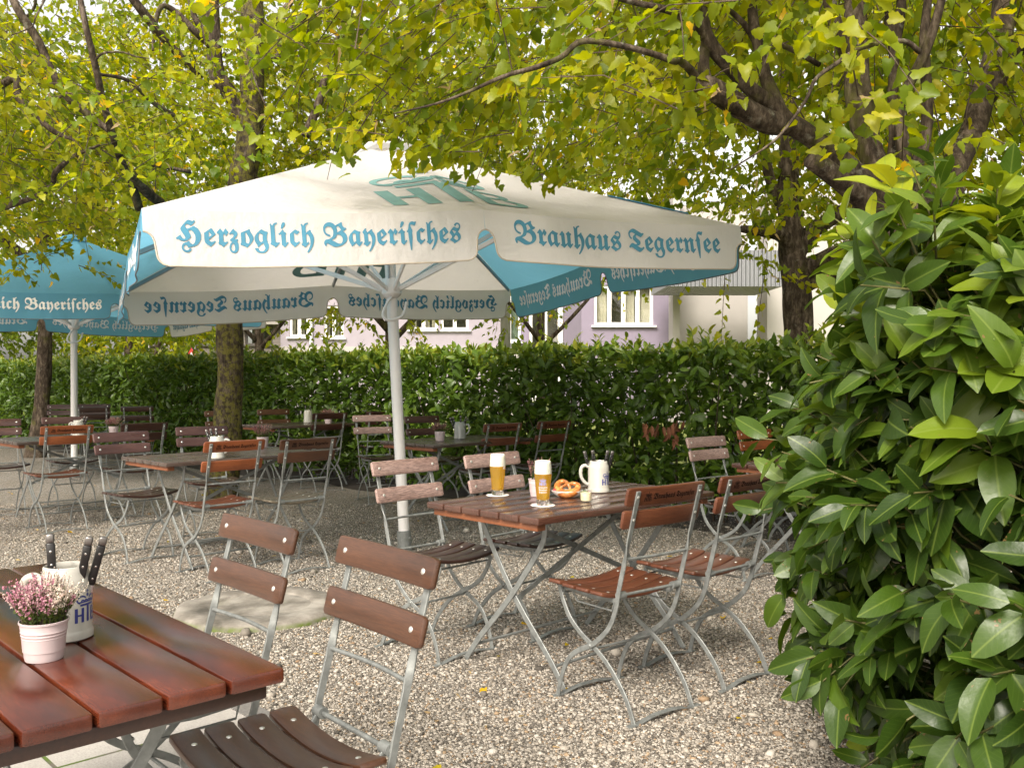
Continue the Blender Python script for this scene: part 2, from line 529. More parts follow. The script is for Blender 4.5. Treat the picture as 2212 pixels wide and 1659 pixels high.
TAB = {}
def tpos(name, u, v):
    x, y, a = TAB[name]
    return Vector((x + math.cos(a) * u - math.sin(a) * v, y + math.sin(a) * u + math.cos(a) * v, 0))
table_near = make_table(TABLE_NEAR, WD['dark'], 1.36, .76, .698); table_red = make_table(TABLE_RED, BATTEN); table_grey = make_table(TABLE_GREY, BATTEN)
TABLES = [
 ('T0', table_near, 0, 0, -.814, 'glossy mahogany-red folding table cut off by the lower left corner, holding mug and pink heather'),
 ('T1', table_red, .108, 3.66, .774, 'reddish plank folding table set with two beers and a pretzel'),
 ('T2', table_grey, -2.262, 6.03, .80, 'grey-brown folding table in front of the mossy tree trunk, holding a mug of knives'),
 ('TL1', table_grey, -4.27, 7.95, .80, 'grey-brown folding table at the left edge with cream mug, behind the orange-brown lettered chair'),
 ('T3', table_grey, -2.72, 10.40, .78, 'small-looking folding table by the hedge, right behind the mossy tree trunk'),
 ('T4', table_grey, -.645, 7.60, .82, 'dark folding table behind the white pole with grey mug and heather pot'),
 ('T5', table_red, 1.93, 5.52, .78, 'red-brown folding table half hidden behind the large-leaved bush'),
 ('TL3', table_grey, -6.07, 12.25, .65, 'pale narrow-looking folding table farthest back by the hedge at left'),
]
for i, (n, proto, x, y, a, lab) in enumerate(TABLES):
    if n == 'T0':
        # its near right corner N is known: local (TL, TW)
        c, s = math.cos(a), math.sin(a)
        nx, ny = -.427, 1.744
        x = nx - c * 1.36 + s * .698; y = ny - s * 1.36 - c * .698
    TAB[n] = (x, y, a)
used = set()
for n, proto, x, y, a, lab in TABLES:
    x, y, a = TAB[n]
    if proto.name not in used:
        used.add(proto.name); proto.location = (x, y, 0); proto.rotation_euler = (0, 0, a); proto['label'] = lab; proto['group'] = 'folding beer garden tables'
    else: dup(proto, (x, y, 0), a, lab, 'folding beer garden tables')

# ---------------------------------------------------------------- chairs: (x, y, yaw, gap, wood, seat wood, lettering, label)
WG, NG = .054, .014
CH = [
 (-.500, 2.080, 2.286, WG, 'mid', 'mid', 0, 'glossy brown folding chair nearest the camera, its slatted seat cut off at the bottom'),
 (-.915, 2.470, 2.328, WG, 'mid', 'dark', 0, 'brown folding chair tucked under the glossy red table, in front of the round concrete slab'),
 (.439, 3.737, .662, NG, 'red', 'red', 1, 'red-brown folding chair with dark lettering, pulled out nearest at the beer table'),
 (-.348, 4.43, 3.957, WG, 'pale', 'dark', 0, 'pale wide-grained folding chair directly in front of the white umbrella pole'),
 (.082, 4.80, 3.98, WG, 'pale', 'dark', 0, 'pale pinkish folding chair seen behind the two beer glasses'),
 (.846, 4.126, .743, NG, 'red', 'red', 1, 'red-brown lettered folding chair beside the large-leaved bush, at the beer table'),
 (-4.85, 8.75, 3.80, NG, 'plum', 'dark', 0, 'purplish folding chair cut by the left edge of the photo'),
 (-4.42, 9.25, 3.86, NG, 'plum', 'dark', 0, 'purplish folding chair directly behind the cream mug on the left table'),
 (-3.932, 7.964, .78, NG, 'orange', 'red', 1, 'orange-brown lettered folding chair at the left edge table, in front of the cream mug'),
 (-2.72, 6.70, 4.00, NG, 'plum', 'dark', 0, 'purplish folding chair facing the camera at the left end of the trunk-side table'),
 (-3.458, 8.40, .80, NG, 'dark', 'dark', 0, 'dark folding chair turned away, partly hidden behind the purplish chair with pink pot above'),
 (-6.55, 13.40, 3.5, NG, 'plum', 'dark', 0, 'far purplish folding chair beside the dark bare trunk, by the hedge'),
 (-5.78, 12.75, .35, NG, 'dark', 'dark', 0, 'far dark folding chair turned away, right of the thin white pole'),
 (-6.17, 13.60, 3.5, NG, 'plum', 'dark', 0, 'far purplish folding chair half hidden behind another dark chair by the hedge'),
 (-5.27, 13.05, .25, WG, 'dark', 'dark', 0, 'far dark folding chair turned away at the right end of the farthest table'),
 (-2.42, 7.42, 3.75, NG, 'plum', 'dark', 0, 'purplish folding chair facing the camera in front of the mossy trunk'),
 (-1.973, 6.151, .78, WG, 'orange', 'red', 1, 'bright orange-brown lettered folding chair in front of the mug of knives'),
 (-1.535, 6.369, .75, NG, 'mid', 'grey', 1, 'brown lettered folding chair with greyed seat, right of the bright orange-brown one'),
 (-3.37, 11.0, 3.8, WG, 'mid', 'dark', 0, 'folding chair showing only its right end beside the mossy trunk'),
 (-2.86, 11.45, 3.8, WG, 'mid', 'dark', 0, 'small brown folding chair facing the camera by the hedge, right of the mossy trunk'),
 (-2.22, 10.70, .62, WG, 'dark', 'dark', 0, 'dark folding chair turned away at the hedge table, next to the tall pale mug'),
 (-1.64, 11.2, .45, NG, 'dark', 'dark', 1, 'dark lettered folding chair turned away, top showing above the pale greyish chair'),
 (-1.39, 9.657, 3.598, WG, 'pale', 'dark', 0, 'pale greyish folding chair facing the camera, just left of the white pole'),
 (-.79, 9.45, 3.8, WG, 'plum', 'dark', 0, 'purplish folding chair behind the pot and grey mug, right of the white pole'),
 (-.24, 8.35, .68, WG, 'red', 'dark', 1, 'red-brown lettered folding chair right of the grey mug, backed against the hedge table'),
 (.228, 8.80, .72, WG, 'red', 'dark', 1, 'red-brown lettered folding chair standing alone at the right end of the hedge table'),
 (1.50, 6.15, 3.86, NG, 'pale', 'dark', 0, 'pinkish pale folding chair in front of the hedge, left of its orange neighbour'),
 (2.05, 7.0, 3.82, NG, 'orange', 'dark', 0, 'vivid orange-brown folding chair by the hedge, next to the large-leaved bush'),
]
PROTO = {}
for x, y, a, gap, wd_, sw_, let, lab in CH:
    key = (gap, wd_, sw_, let)
    if key not in PROTO:
        PROTO[key] = o = make_chair(gap, WD[wd_], WD[sw_], let)
        o.location = (x, y, 0); o.rotation_euler = (0, 0, a); o['label'] = lab; o['group'] = 'folding beer garden chairs'
    else: dup(PROTO[key], (x, y, 0), a, lab, 'folding beer garden chairs')
# ---------------------------------------------------------------- umbrellas
def cloth(name, col, tr):
    t = NT(name)
    v = t.coord(); nz = t.noise(v, 2.2, 4, .6); f = t.noise(v, 900, 2)
    st = t.noise(t.coord('Object', (1, 1, 1)), 7.0, 5, .7)
    c = t.ramp(nz.outputs[0], [(.3, tuple(k * .93 for k in col)), (.7, col)])
    c = t.mix(t.ramp(st.outputs[0], [(.60, (0, 0, 0)), (.78, (.22, .22, .22))]), c, tuple(k * .62 for k in col))
    t.p(Base_Color=c, Roughness=.75, Specular_IOR_Level=.25, Normal=t.bump(t.math('ADD', t.noise(v, 13, 4).outputs[0], t.noise(t.coord('Object', (3, 3, .7)), 3.5, 3).outputs[0]), .28, .03))
    hs = t.n('ShaderNodeHueSaturation', i_Saturation=.95, i_Value=1.5, i_Color=c); tl = t.n('ShaderNodeBsdfTranslucent'); t.set(tl.inputs[0], hs.outputs[0])
    mx = t.n('ShaderNodeMixShader'); t.set(mx.inputs[0], tr)
    t.t.links.new(t.b.outputs[0], mx.inputs[1]); t.t.links.new(tl.outputs[0], mx.inputs[2]); t.t.links.new(mx.outputs[0], t.out.inputs[0])
    return t.mat
cl_white = cloth('cream_white_cloth', (.66, .63, .61), .34)
cl_blue = cloth('blue_cloth', (.115, .33, .47), .46)
hem = simple('beige_piping', (.42, .36, .29), .8)
hem_d = simple('dark_piping', (.12, .15, .17), .8)
pr_blue = simple('teal_print', (.050, .205, .31), .7)
pr_white = simple('white_print', (.80, .79, .78), .7)
pr_green = simple('grey_green_print', (.15, .30, .29), .7)
alu = simple('white_powder_coat', (.72, .70, .69), .38, 0, .04, 6)
rail = simple('grey_aluminium', (.34, .36, .37), .42, .6, .1, 10)

def make_umbrella(name, label, base, yaw, lean, a, He, Ha, hub, mz, rP, first_blue):
    root = thing(name, label, 'umbrella', base)
    ax = Vector((lean[0], lean[1], 1)).normalized()
    ex = Vector((math.cos(yaw), math.sin(yaw), 0)); ex = (ex - ax * ex.dot(ax)).normalized(); ey = ax.cross(ex)
    root.rotation_mode = 'XYZ'
    root.rotation_euler = Matrix((ex, ey, ax)).transposed().to_euler()
    h = a / 2
    cn = [Vector((-h, -h, He)), Vector((h, -h, He)), Vector((h, h, He)), Vector((-h, h, He))]
    apex = Vector((0, 0, Ha))
    def mid(k): return (cn[k] + cn[(k + 1) % 4]) / 2 * 1.0 + Vector((0, 0, mz))
    def edge(k, s):
        A, B, M = cn[k], cn[(k + 1) % 4], mid(k)
        q = s * 2
        p = A.lerp(M, q) if q < 1 else M.lerp(B, q - 1)
        return p - Vector((0, 0, .022 * abs(math.sin(2 * math.pi * s)))) 
    def out(k):
        d = mid(k).copy(); d.z = 0; return d.normalized()
    def top(k, s, t):
        p = edge(k, s).lerp(apex, t)
        return p - Vector((0, 0, .05 * math.sin(math.pi * t) * abs(math.sin(2 * math.pi * s))))
    mats = [cl_white, cl_blue]
    # canopy
    mb = MB(); NS, NTt = 24, 14
    for k in range(4):
        b = len(mb.v)
        for j in range(NTt + 1):
            for i in range(NS + 1): mb.v.append(top(k, i / NS, j / NTt * .97))
        mi = (k + first_blue) % 2
        for j in range(NTt):
            for i in range(NS):
                q = b + j * (NS + 1) + i; mb.f.append([q, q + 1, q + NS + 2, q + NS + 1]); mb.m.append(mi)
    # little vent cap
    cap = [Vector((sx * .17, sy * .17, Ha - .02)) for sx, sy in ((-1, -1), (1, -1), (1, 1), (-1, 1))]
    for k in range(4): mb.add([cap[k], cap[(k + 1) % 4], Vector((0, 0, Ha + .045))], [(0, 1, 2)], first_blue)
    can = mb.build('canopy', mats, root, 50)
    can.data.set_sharp_from_angle(angle=R(50))

    for k in (1,):
        mb = MB(); mb.bar([cn[k].lerp(apex, q) + Vector((0, 0, .006)) for q in (.13, .34)], Vector((-cn[k].y, cn[k].x, 0)).normalized(), .05, .004)
        mb.build('seam_tape', cl_blue, can, 0)
    # crests
    for k in range(4):
        blue = (k + first_blue) % 2
        if blue: continue
        cv, cf = CREST
        def fn(x, y, k=k):
            # shape is 1 wide, 1.12 tall; upright towards the apex
            t = .10 + y * .47
            ww = (1 - t) * a
            s = .49 + (x - .5) * .88 / ww
            p = top(k, s, t); n = (top(k, s + .02, t) - p).cross(top(k, s, t + .02) - p).normalized()
            if n.z < 0: n = -n
            return p, n
        mb = MB(); place_flat(mb, cv, cf, fn, .004)
        mb.build('emblem', pr_white if blue else pr_green, can, 0)
    # valances: two per side
    VH = .285
    for k in range(4):
        blue = (k + first_blue) % 2
        o = out(k)
        for half in (0, 1):
            nu, nv = 26, 16
            L = h
            sd = rnd.uniform(0, 9)
            def vpt(u, v, k=k, half=half, o=o, sd=sd):
                s = (half + u) / 2
                p = edge(k, s)
                wav = .010 * math.sin(u * 9 + sd) + .006 * math.sin(u * 21 + sd * 2)
                pin = .9 + .1 * math.sin(math.pi * u)
                return p + o * (v * .10 * pin + wav * v / VH) - Vector((0, 0, v))
            def ext(v):
                e = 0.0
                if v > .115: e = .045 * math.sqrt(max(0, 1 - (1 - min(1, (v - .115) / .05)) ** 2)) + .02 * (v - .115) / .17
                rb = .05
                if v > VH - rb: e += rb - math.sqrt(max(0, rb * rb - (v - (VH - rb)) ** 2))
                return e / L
            rows = [0, .03, .06, .09, .1149, .1155, .12, .13, .145, .165, .19, .215, VH - .05, VH - .035, VH - .02, VH - .008, VH]
            mb = MB(); b = 0; n1 = nu + 1
            for v in rows:
                e = ext(v)
                for i in range(nu + 1): mb.v.append(vpt(e + (1 - 2 * e) * i / nu, v))
            for j in range(len(rows) - 1):
                for i in range(nu):
                    q = j * n1 + i; mb.f.append([q, q + 1, q + n1 + 1, q + n1]); mb.m.append(0)
            line = [vpt(ext(v), v) for v in rows[4:]] + [vpt(ext(VH) + (1 - 2 * ext(VH)) * i / nu, VH) for i in range(1, nu)] + [vpt(1 - ext(v), v) for v in rows[:3:-1]]
            mb.tube(line, .0045, 6, 1)
            va = mb.build('valance', [cl_blue if blue else cl_white, hem_d if blue else hem], root, 60)
            txt = 'Brauhaus Tegern\u017fee' if half else 'Herzoglich Bayeri\u017fches'
            vs, fs, X = text_grid(txt, .22)
            sc = h * .835 / X if not half else h * .80 / X
            x0 = (h - X * sc) / 2
            def fn(x, y, vpt=vpt, o=o):
                p = vpt(x / L, -y); return p, o
            mb = MB()
            place_flat(mb, [((v.x * sc + x0), (v.y * sc * 1.06 - .178)) for v in vs], fs, fn, .0035)
            mb.build('lettering', pr_white if blue else pr_blue, va, 0)
    # ribs and struts
    hubp = Vector((0, 0, hub))
    for k in range(4):
        for P in (cn[k], mid(k)):
            d = P.lerp(apex, .02) - Vector((0, 0, .022))
            mb = MB(); mb.bar([d, apex - Vector((0, 0, .06))], Vector((-P.y, P.x, 0)).normalized(), .022, .034); mb.build('rib', rail, root, 40)
            e = P.lerp(apex, .42) - Vector((0, 0, .045)); st = hubp + Vector((P.x, P.y, 0)).normalized() * .06
            mb = MB(); mb.bar([st, e], Vector((-P.y, P.x, 0)).normalized(), .020, .034); mb.build('strut', alu, root, 40)
    mb = MB()
    mb.lathe([(.004, -.02), (rP, -.02), (rP, Ha - .06), (.004, Ha - .06)], 28)
    # the sleeve at the foot
    mb.lathe([(.003, -.01), (rP + .012, -.01), (rP + .012, .15), (rP + .002, .155)], 28, 1)
    mb.tube([(rP * .6, -rP * .9, .10), (rP * .8, -rP * 1.35, .10)], .011, 10, 1)
    mb.build('pole', [alu, steel], root, 40)
    mb = MB()
    mb.lathe([(rP + .002, hub + .09), (rP + .018, hub + .085), (rP + .03, hub + .03), (rP + .034, hub - .03), (rP + .014, hub - .055), (rP + .002, hub - .06)], 24)
    mb.build('hub', alu, root, 40)
    mb = MB()
    mb.tube([(-.02, -rP - .01, hub - .06), (-.07, -rP - .035, hub - .12), (-.10, -rP - .04, hub - .20), (-.05, -rP - .05, hub - .235), (.05, -rP - .045, hub - .20), (.09, -rP - .03, hub - .10)], .011, 8, 0, 5)
    mb.build('pull_handle', alu, root, 60)
    mb = MB(); mb.tube([(-.03, -rP - .012, hub + .08), (-.03, -rP - .014, hub + .38)], .008, 6); mb.build('rope', rail, root, 60)
    return root

make_umbrella('garden_umbrella', 'large white and blue umbrella with teal lettering in the middle, on a leaning white pole', (-.805, 6.924, 0), .428, (-.052, .008), 3.644, 2.165, 3.045, 1.964, .049, .041, 0)
make_umbrella('garden_umbrella', 'blue umbrella with white lettering at the left edge, farther back under the branches', (-5.70, 12.0, 0), .68, (0, 0), 3.644, 2.22, 3.12, 1.98, .04, .041, 1)
# ---------------------------------------------------------------- ground
def gravel_mat():
    t = NT('gravel')
    v = t.coord('Object')
    wv = t.noise(v, 30, 2); warp = t.n('ShaderNodeMix', data_type='VECTOR')
    t.set(warp.inputs[0], .012); t.set(warp.inputs[4], v); t.set(warp.inputs[5], wv.outputs[1])
    vec = warp.outputs[1]
    a = t.n('ShaderNodeTexVoronoi', i_Vector=vec, i_Scale=96.0, i_Randomness=1.0)
    b = t.n('ShaderNodeTexVoronoi', i_Vector=vec, i_Scale=96.0, feature='DISTANCE_TO_EDGE')
    a2 = t.n('ShaderNodeTexVoronoi', i_Vector=vec, i_Scale=190.0)
    sp = t.n('ShaderNodeSeparateColor', i_Color=a.outputs['Color'])
    stone = t.ramp(sp.outputs[0], [(0, (.12, .105, .088)), (.22, (.23, .207, .178)), (.55, (.345, .312, .272)), (.8, (.44, .405, .36)), (1, (.58, .545, .49))])
    warm = t.ramp(sp.outputs[1], [(.75, (0, 0, 0)), (.95, (.6, .6, .6))])
    stone = t.mix(warm, stone, (.42, .31, .20))
    gap_shade = t.ramp(b.outputs[0], [(.0, (1, 1, 1)), (.13, (0, 0, 0))])  # shade in the gaps between stones, painted into the colour
    col = t.mix(t.math('MULTIPLY', gap_shade, .75), stone, (.060, .050, .040))
    big = t.noise(v, 1.1, 4, .6)
    col = t.mix(t.ramp(big.outputs[0], [(.54, (0, 0, 0)), (.76, (.5, .5, .5))]), col, (.20, .16, .115))
    h = t.math('ADD', t.math('MULTIPLY', b.outputs[0], 2.2), t.math('MULTIPLY', t.math('SUBTRACT', 1.0, a.outputs[0]), .55))
    h = t.math('ADD', h, t.math('MULTIPLY', sp.outputs[2], .5))
    h = t.math('ADD', h, t.math('MULTIPLY', t.math('SUBTRACT', 1.0, a2.outputs[0]), .15))
    t.p(Base_Color=col, Roughness=.82, Normal=t.bump(h, .9, .009), Specular_IOR_Level=.3)
    return t.mat
mb = MB(); mb.add([(-250, -30, 0), (250, -30, 0), (250, 420, 0), (-250, 420, 0)], [(0, 1, 2, 3)])
tag(mb.build('gravel_ground', gravel_mat(), smooth=0), kind='structure')
soil = simple('hedge_soil', (.028, .021, .015), .95, 0, .5, 14, .6)
HE = Vector((.757, -.653, 0)); HN = Vector((-.653, -.757, 0)); H0 = Vector((1.5, 8.3, 0))
def hp(s, q, z=0.0):
    """s metres along the hedge, q metres out of its front face"""
    return H0 + HE * s + HN * q + Vector((0, 0, z))
mb = MB(); n = 60
for i in range(n + 1):
    s = -22 + 27 * i / n
    mb.v += [hp(s, -1.2, .004), hp(s, .30 + .22 * noise.noise((s * .9, 3, 0)) + .1 * noise.noise((s * 3.1, 1, 0)), .004)]
for i in range(n): mb.f.append([2 * i, 2 * i + 2, 2 * i + 3, 2 * i + 1]); mb.m.append(0)
tag(mb.build('hedge_soil', soil, smooth=0), kind='structure')
lawn = simple('lawn', (.16, .19, .03), .9, 0, .35, 20, .5)
mb = MB(); mb.add([hp(-40, -1.2, .006), hp(25, -1.2, .006), hp(25, -60, .006), hp(-40, -60, .006)], [(0, 1, 2, 3)])
tag(mb.build('lawn_ground', lawn, smooth=0), kind='structure')
# paving with mossy joints
def paver_mat():
    t = NT('paving')
    v = t.coord('Object')
    br = t.n('ShaderNodeTexBrick', i_Vector=v, i_Scale=1.0, offset=.5)
    for k, val in (('Mortar Size', .0075), ('Mortar Smooth', .25), ('Brick Width', .58), ('Row Height', .385), ('Bias', 0.0)): br.inputs[k].default_value = val
    br.inputs['Color1'].default_value = (.36, .335, .31, 1); br.inputs['Color2'].default_value = (.41, .385, .355, 1)
    sp = t.noise(v, 160, 3, .7); bigv = t.noise(v, 3, 4, .6)
    c = t.mix(.35, br.outputs[0], t.ramp(sp.outputs[0], [(.35, (.20, .18, .165)), (.6, (.52, .49, .46))]))
    c = t.mix(t.ramp(bigv.outputs[0], [(.45, (0, 0, 0)), (.8, (.4, .4, .4))]), c, (.24, .22, .19))
    moss = t.ramp(t.noise(v, 9, 4).outputs[0], [(.42, (.13, .115, .09)), (.55, (.075, .12, .012))])
    c = t.mix(br.outputs[1], c, moss)
    t.p(Base_Color=c, Roughness=.85, Normal=t.bump(t.math('ADD', t.math('MULTIPLY', br.outputs[1], -1), t.math('MULTIPLY', sp.outputs[0], .25)), .5, .006))
    return t.mat
PA = math.atan2(-.725, .689); PO = Vector((-1.16, 3.80, 0))
mb = MB(); mb.add([(-9, -9, .008), (9, -9, .008), (9, -.09, .008), (-9, -.09, .008)], [(0, 1, 2, 3)])
o = tag(mb.build('paving', paver_mat(), smooth=0, loc=PO), kind='structure'); o.rotation_euler = (0, 0, PA)
mb = MB(); mb.add([(-9, -.09, .012), (9, -.09, .012), (9, 0, .012), (-9, 0, .012), (9, 0, -.03), (-9, 0, -.03), (9, -.09, -.03), (-9, -.09, -.03)], [(0, 1, 2, 3), (3, 2, 4, 5), (0, 7, 6, 1)])
o = tag(mb.build('kerb', simple('dark_kerb', (.16, .15, .14), .8, 0, .2, 60, .3), smooth=0, loc=PO), kind='structure'); o.rotation_euler = (0, 0, PA)
# concrete slab of an umbrella foot
t = NT('concrete'); v = t.coord()
c = t.ramp(t.noise(v, 5, 6, .65).outputs[0], [(.34, (.085, .075, .06)), (.5, (.185, .165, .14)), (.66, (.30, .275, .24))])
sep = t.n('ShaderNodeSeparateXYZ', i_Vector=v)
mo = t.math('MULTIPLY', t.ramp(t.noise(v, 8, 4).outputs[0], [(.4, (0, 0, 0)), (.6, (1, 1, 1))]), t.ramp(sep.outputs[2], [(.010, (1, 1, 1)), (.028, (0, 0, 0))]))
t.p(Base_Color=t.mix(mo, c, (.085, .12, .012)), Roughness=.9, Normal=t.bump(t.noise(v, 40, 6, .7).outputs[0], .5, .006))
mb = MB()
prof = [(.50, -.01), (.492, .012), (.478, .028), (.44, .036), (.30, .038), (.292, .030), (.28, .031), (.15, .028), (.001, .028)]
mb.lathe(prof, 48)
for p in mb.v:
    k = 1 + .03 * noise.noise((p.x * 4, p.y * 4, 1)); p.x *= k * .95; p.y *= k * .92
    if p.z > .026: p.z += .012 * noise.noise((p.x * 6, p.y * 6, 5))
tag(mb.build('concrete_slab', t.mat, smooth=50, loc=(-1.41, 5.16, 0)), 'low round concrete slab in the gravel with a mossy rim', 'concrete slab')
# loose stones, twigs, leaves on the ground
def free(p): return (p - PO).dot(Vector((.725, .689, 0))) > .05
gs_ = np.random.default_rng(77)
n = 200000; y = 2.9 + (9.5 - 2.9) * gs_.random(n) ** 1.45; x = (gs_.random(n) * 1.16 - .60) * y
ok = ((x - PO.x) * .725 + (y - PO.y) * .689 > .012) & (np.hypot(x + 1.41, (y - 5.16)) > .46)
x, y = x[ok], y[ok]; n = len(x)
r = gs_.uniform(.0032, .0062, n) * np.where(gs_.random(n) < .06, 1.7, 1) * np.where(gs_.random(n) < .0015, 3.2, 1)
ph = (1 + 5 ** .5) / 2
IC = np.array([(-1, ph, 0), (1, ph, 0), (-1, -ph, 0), (1, -ph, 0), (0, -1, ph), (0, 1, ph), (0, -1, -ph), (0, 1, -ph), (ph, 0, -1), (ph, 0, 1), (-ph, 0, -1), (-ph, 0, 1)]) / 1.902
IF = np.array([(0, 11, 5), (0, 5, 1), (0, 1, 7), (0, 7, 10), (0, 10, 11), (1, 5, 9), (5, 11, 4), (11, 10, 2), (10, 7, 6), (7, 1, 8), (3, 9, 4), (3, 4, 2), (3, 2, 6), (3, 6, 8), (3, 8, 9), (4, 9, 5), (2, 4, 11), (6, 2, 10), (8, 6, 7), (9, 8, 1)])
V = IC[None] * (1 + .14 * gs_.standard_normal((n, 12, 1))) * np.stack([r * gs_.uniform(1, 1.5, n), r * gs_.uniform(.75, 1.1, n), r * gs_.uniform(.55, .85, n)], 1)[:, None]
a = gs_.uniform(0, 6.28, n)[:, None]; cx, sx = np.cos(a), np.sin(a)
V = np.stack([V[..., 0] * cx - V[..., 1] * sx + x[:, None], V[..., 0] * sx + V[..., 1] * cx + y[:, None], V[..., 2] + (r * .35)[:, None]], -1)
Q = (IF[None] + (np.arange(n) * 12)[:, None, None]).reshape(-1, 3)
t = NT('pebbles'); va = t.attr('var')
t.p(Base_Color=t.ramp(va, [(0, (.055, .048, .040)), (.22, (.150, .132, .110)), (.5, (.28, .248, .208)), (.75, (.385, .345, .295)), (.92, (.45, .415, .365)), (.945, (.30, .215, .135)), (1, (.21, .14, .085))]), Roughness=.75, Specular_IOR_Level=.35)
tag(np_mesh('gravel_stones', V.reshape(-1, 3), Q, t.mat, None, {'var': np.repeat(gs_.random(n), 12)}), kind='stuff')
# ---------------------------------------------------------------- leaves in bulk
def unit(a): return a / np.maximum(np.linalg.norm(a, axis=-1, keepdims=True), 1e-9)
_L = [(-.25, -.13), (-.50, .08), (-.40, .30), (-.47, .44), (-.24, .72), (-.26, .80)]
LINDEN = (np.array([(0, 0), (0, .22), (0, .42), (0, .6), (0, .8), (0, 1.06)] + _L + [(-x + .02, y + .03) for x, y in _L], float),
          np.array([(i, 6 + i, 7 + i, i + 1) for i in range(5)] + [(i, i + 1, 13 + i, 12 + i) for i in range(5)]))
def oval_leaf(rows, cols, power=.86, tip=.55):
    V = []
    for j in range(rows + 1):
        y = j / rows
        w = max(0.02, math.sin(math.pi * min(1, y ** power)) ** .58) if 0 < y < 1 else .03
        for i in range(-cols, cols + 1): V.append((i / cols * w, y))
    n = 2 * cols + 1
    F = [(j * n + i, j * n + i + 1, (j + 1) * n + i + 1, (j + 1) * n + i) for j in range(rows) for i in range(n - 1)]
    return np.array(V, float), np.array(F)
LAUREL_S = oval_leaf(4, 1); LAUREL_L = oval_leaf(8, 3)
def leaf_cloud(P, D, N, ln, wd, tmpl, fold=.25, droop=.2, wave=0.0):
    """P base points, D along, N face normals, ln lengths, wd full widths -> verts, quads, local uv"""
    T, F = tmpl; n = len(P); m = len(T)
    D = unit(D); X = unit(np.cross(D, N)); Nn = np.cross(X, D)
    x = T[:, 0]; y = T[:, 1]
    xm = np.abs(x).max()
    fo = fold * (1 + .5 * rng.standard_normal(n)); dr = droop * (1 + .6 * rng.standard_normal(n))
    tw = .25 * rng.standard_normal(n)
    lx = x[None] * wd[:, None] / (2 * xm); ly = y[None] * ln[:, None]
    lz = np.abs(lx) * fo[:, None] - (y[None] ** 2) * (ln * dr)[:, None] + lx * tw[:, None] * y[None]
    if wave: lz = lz + wave * ln[:, None] * np.sin(y[None] * 11 + rng.uniform(0, 6, n)[:, None]) * np.abs(x / xm)[None]
    V = P[:, None] + X[:, None] * lx[..., None] + D[:, None] * ly[..., None] + Nn[:, None] * lz[..., None]
    Q = (F[None] + (np.arange(n) * m)[:, None, None]).reshape(-1, 4)
    uv = np.stack([np.broadcast_to(x / xm, (n, m)), np.broadcast_to(y, (n, m)), np.zeros((n, m))], -1)
    return V.reshape(-1, 3), Q, uv.reshape(-1, 3), m
def stem_cloud(A, B, C, r0, r1):
    """three-sided stems through A, B, C"""
    n = len(A); pts = np.stack([A, (A + C) / 4 + B / 2, C], 1) if B is None else np.stack([A, B, C], 1)
    d = unit(C - A); u = unit(np.cross(d, np.array([.3, .2, .9]))); w = np.cross(d, u)
    rad = np.stack([r0, (r0 + r1) / 2, r1], 1)
    V = []
    for k in range(3):
        a = 2 * math.pi * k / 3
        V.append(pts + (u[:, None] * math.cos(a) + w[:, None] * math.sin(a)) * rad[..., None])
    V = np.stack(V, 2)                      # n,3pts,3,3
    V = V.reshape(-1, 3); Q = []
    for j in range(2):
        for k in range(3): Q.append((j * 3 + k, j * 3 + (k + 1) % 3, (j + 1) * 3 + (k + 1) % 3, (j + 1) * 3 + k))
    Q = (np.array(Q)[None] + (np.arange(n) * 9)[:, None, None]).reshape(-1, 4)
    return V, Q

bark = NT('linden_bark'); v = bark.coord('Object', (1, 1, .35))
f = bark.noise(v, 24, 6, .7); lich = bark.noise(bark.coord(), 9, 5, .7); ms = bark.noise(bark.coord(), 3.2, 5, .65)
c = bark.ramp(f.outputs[0], [(.34, (.014, .010, .007)), (.5, (.060, .044, .031)), (.66, (.16, .125, .095))])
c = bark.mix(bark.ramp(lich.outputs[0], [(.60, (0, 0, 0)), (.68, (.7, .7, .7))]), c, (.20, .19, .15))
c = bark.mix(bark.ramp(ms.outputs[0], [(.56, (0, 0, 0)), (.66, (.6, .6, .6))]), c, (.095, .095, .018))
bark.p(Base_Color=c, Roughness=.9, Normal=bark.bump(f.outputs[0], .9, .02), Specular_IOR_Level=.2)
BARK = bark.mat
mossb = NT('mossy_bark'); v = mossb.coord('Object', (1, 1, .35))
f = mossb.noise(v, 26, 6, .7); ms = mossb.noise(mossb.coord(), 16, 6, .8)
c = mossb.ramp(f.outputs[0], [(.34, (.012, .009, .006)), (.5, (.045, .034, .024)), (.68, (.12, .095, .072))])
c = mossb.mix(mossb.ramp(ms.outputs[0], [(.47, (0, 0, 0)), (.56, (.75, .75, .75))]), c, (.135, .125, .022))
mossb.p(Base_Color=c, Roughness=.92, Normal=mossb.bump(f.outputs[0], 1.0, .02), Specular_IOR_Level=.2)
MOSSY = mossb.mat
twig = simple('twig', (.075, .050, .034), .8, 0, .3, 20)

# ---------------------------------------------------------------- linden trees
LEAF = leafmat('linden_leaf', [(0, (.070, .120, .008)), (.3, (.155, .215, .010)), (.65, (.285, .305, .013)), (.9, (.43, .40, .020)), (.945, (.46, .38, .022)), (.955, (.66, .44, .02)), (.98, (.70, .46, .03)), (.985, (.56, .44, .22)), (1, (.50, .36, .20))], .55, .42, 0, .35)
LEAF_DEEP = leafmat('linden_leaf_green', [(0, (.06, .115, .010)), (.4, (.11, .17, .012)), (.8, (.20, .24, .016)), (1, (.32, .30, .022))], .5, .42, 0, .35)

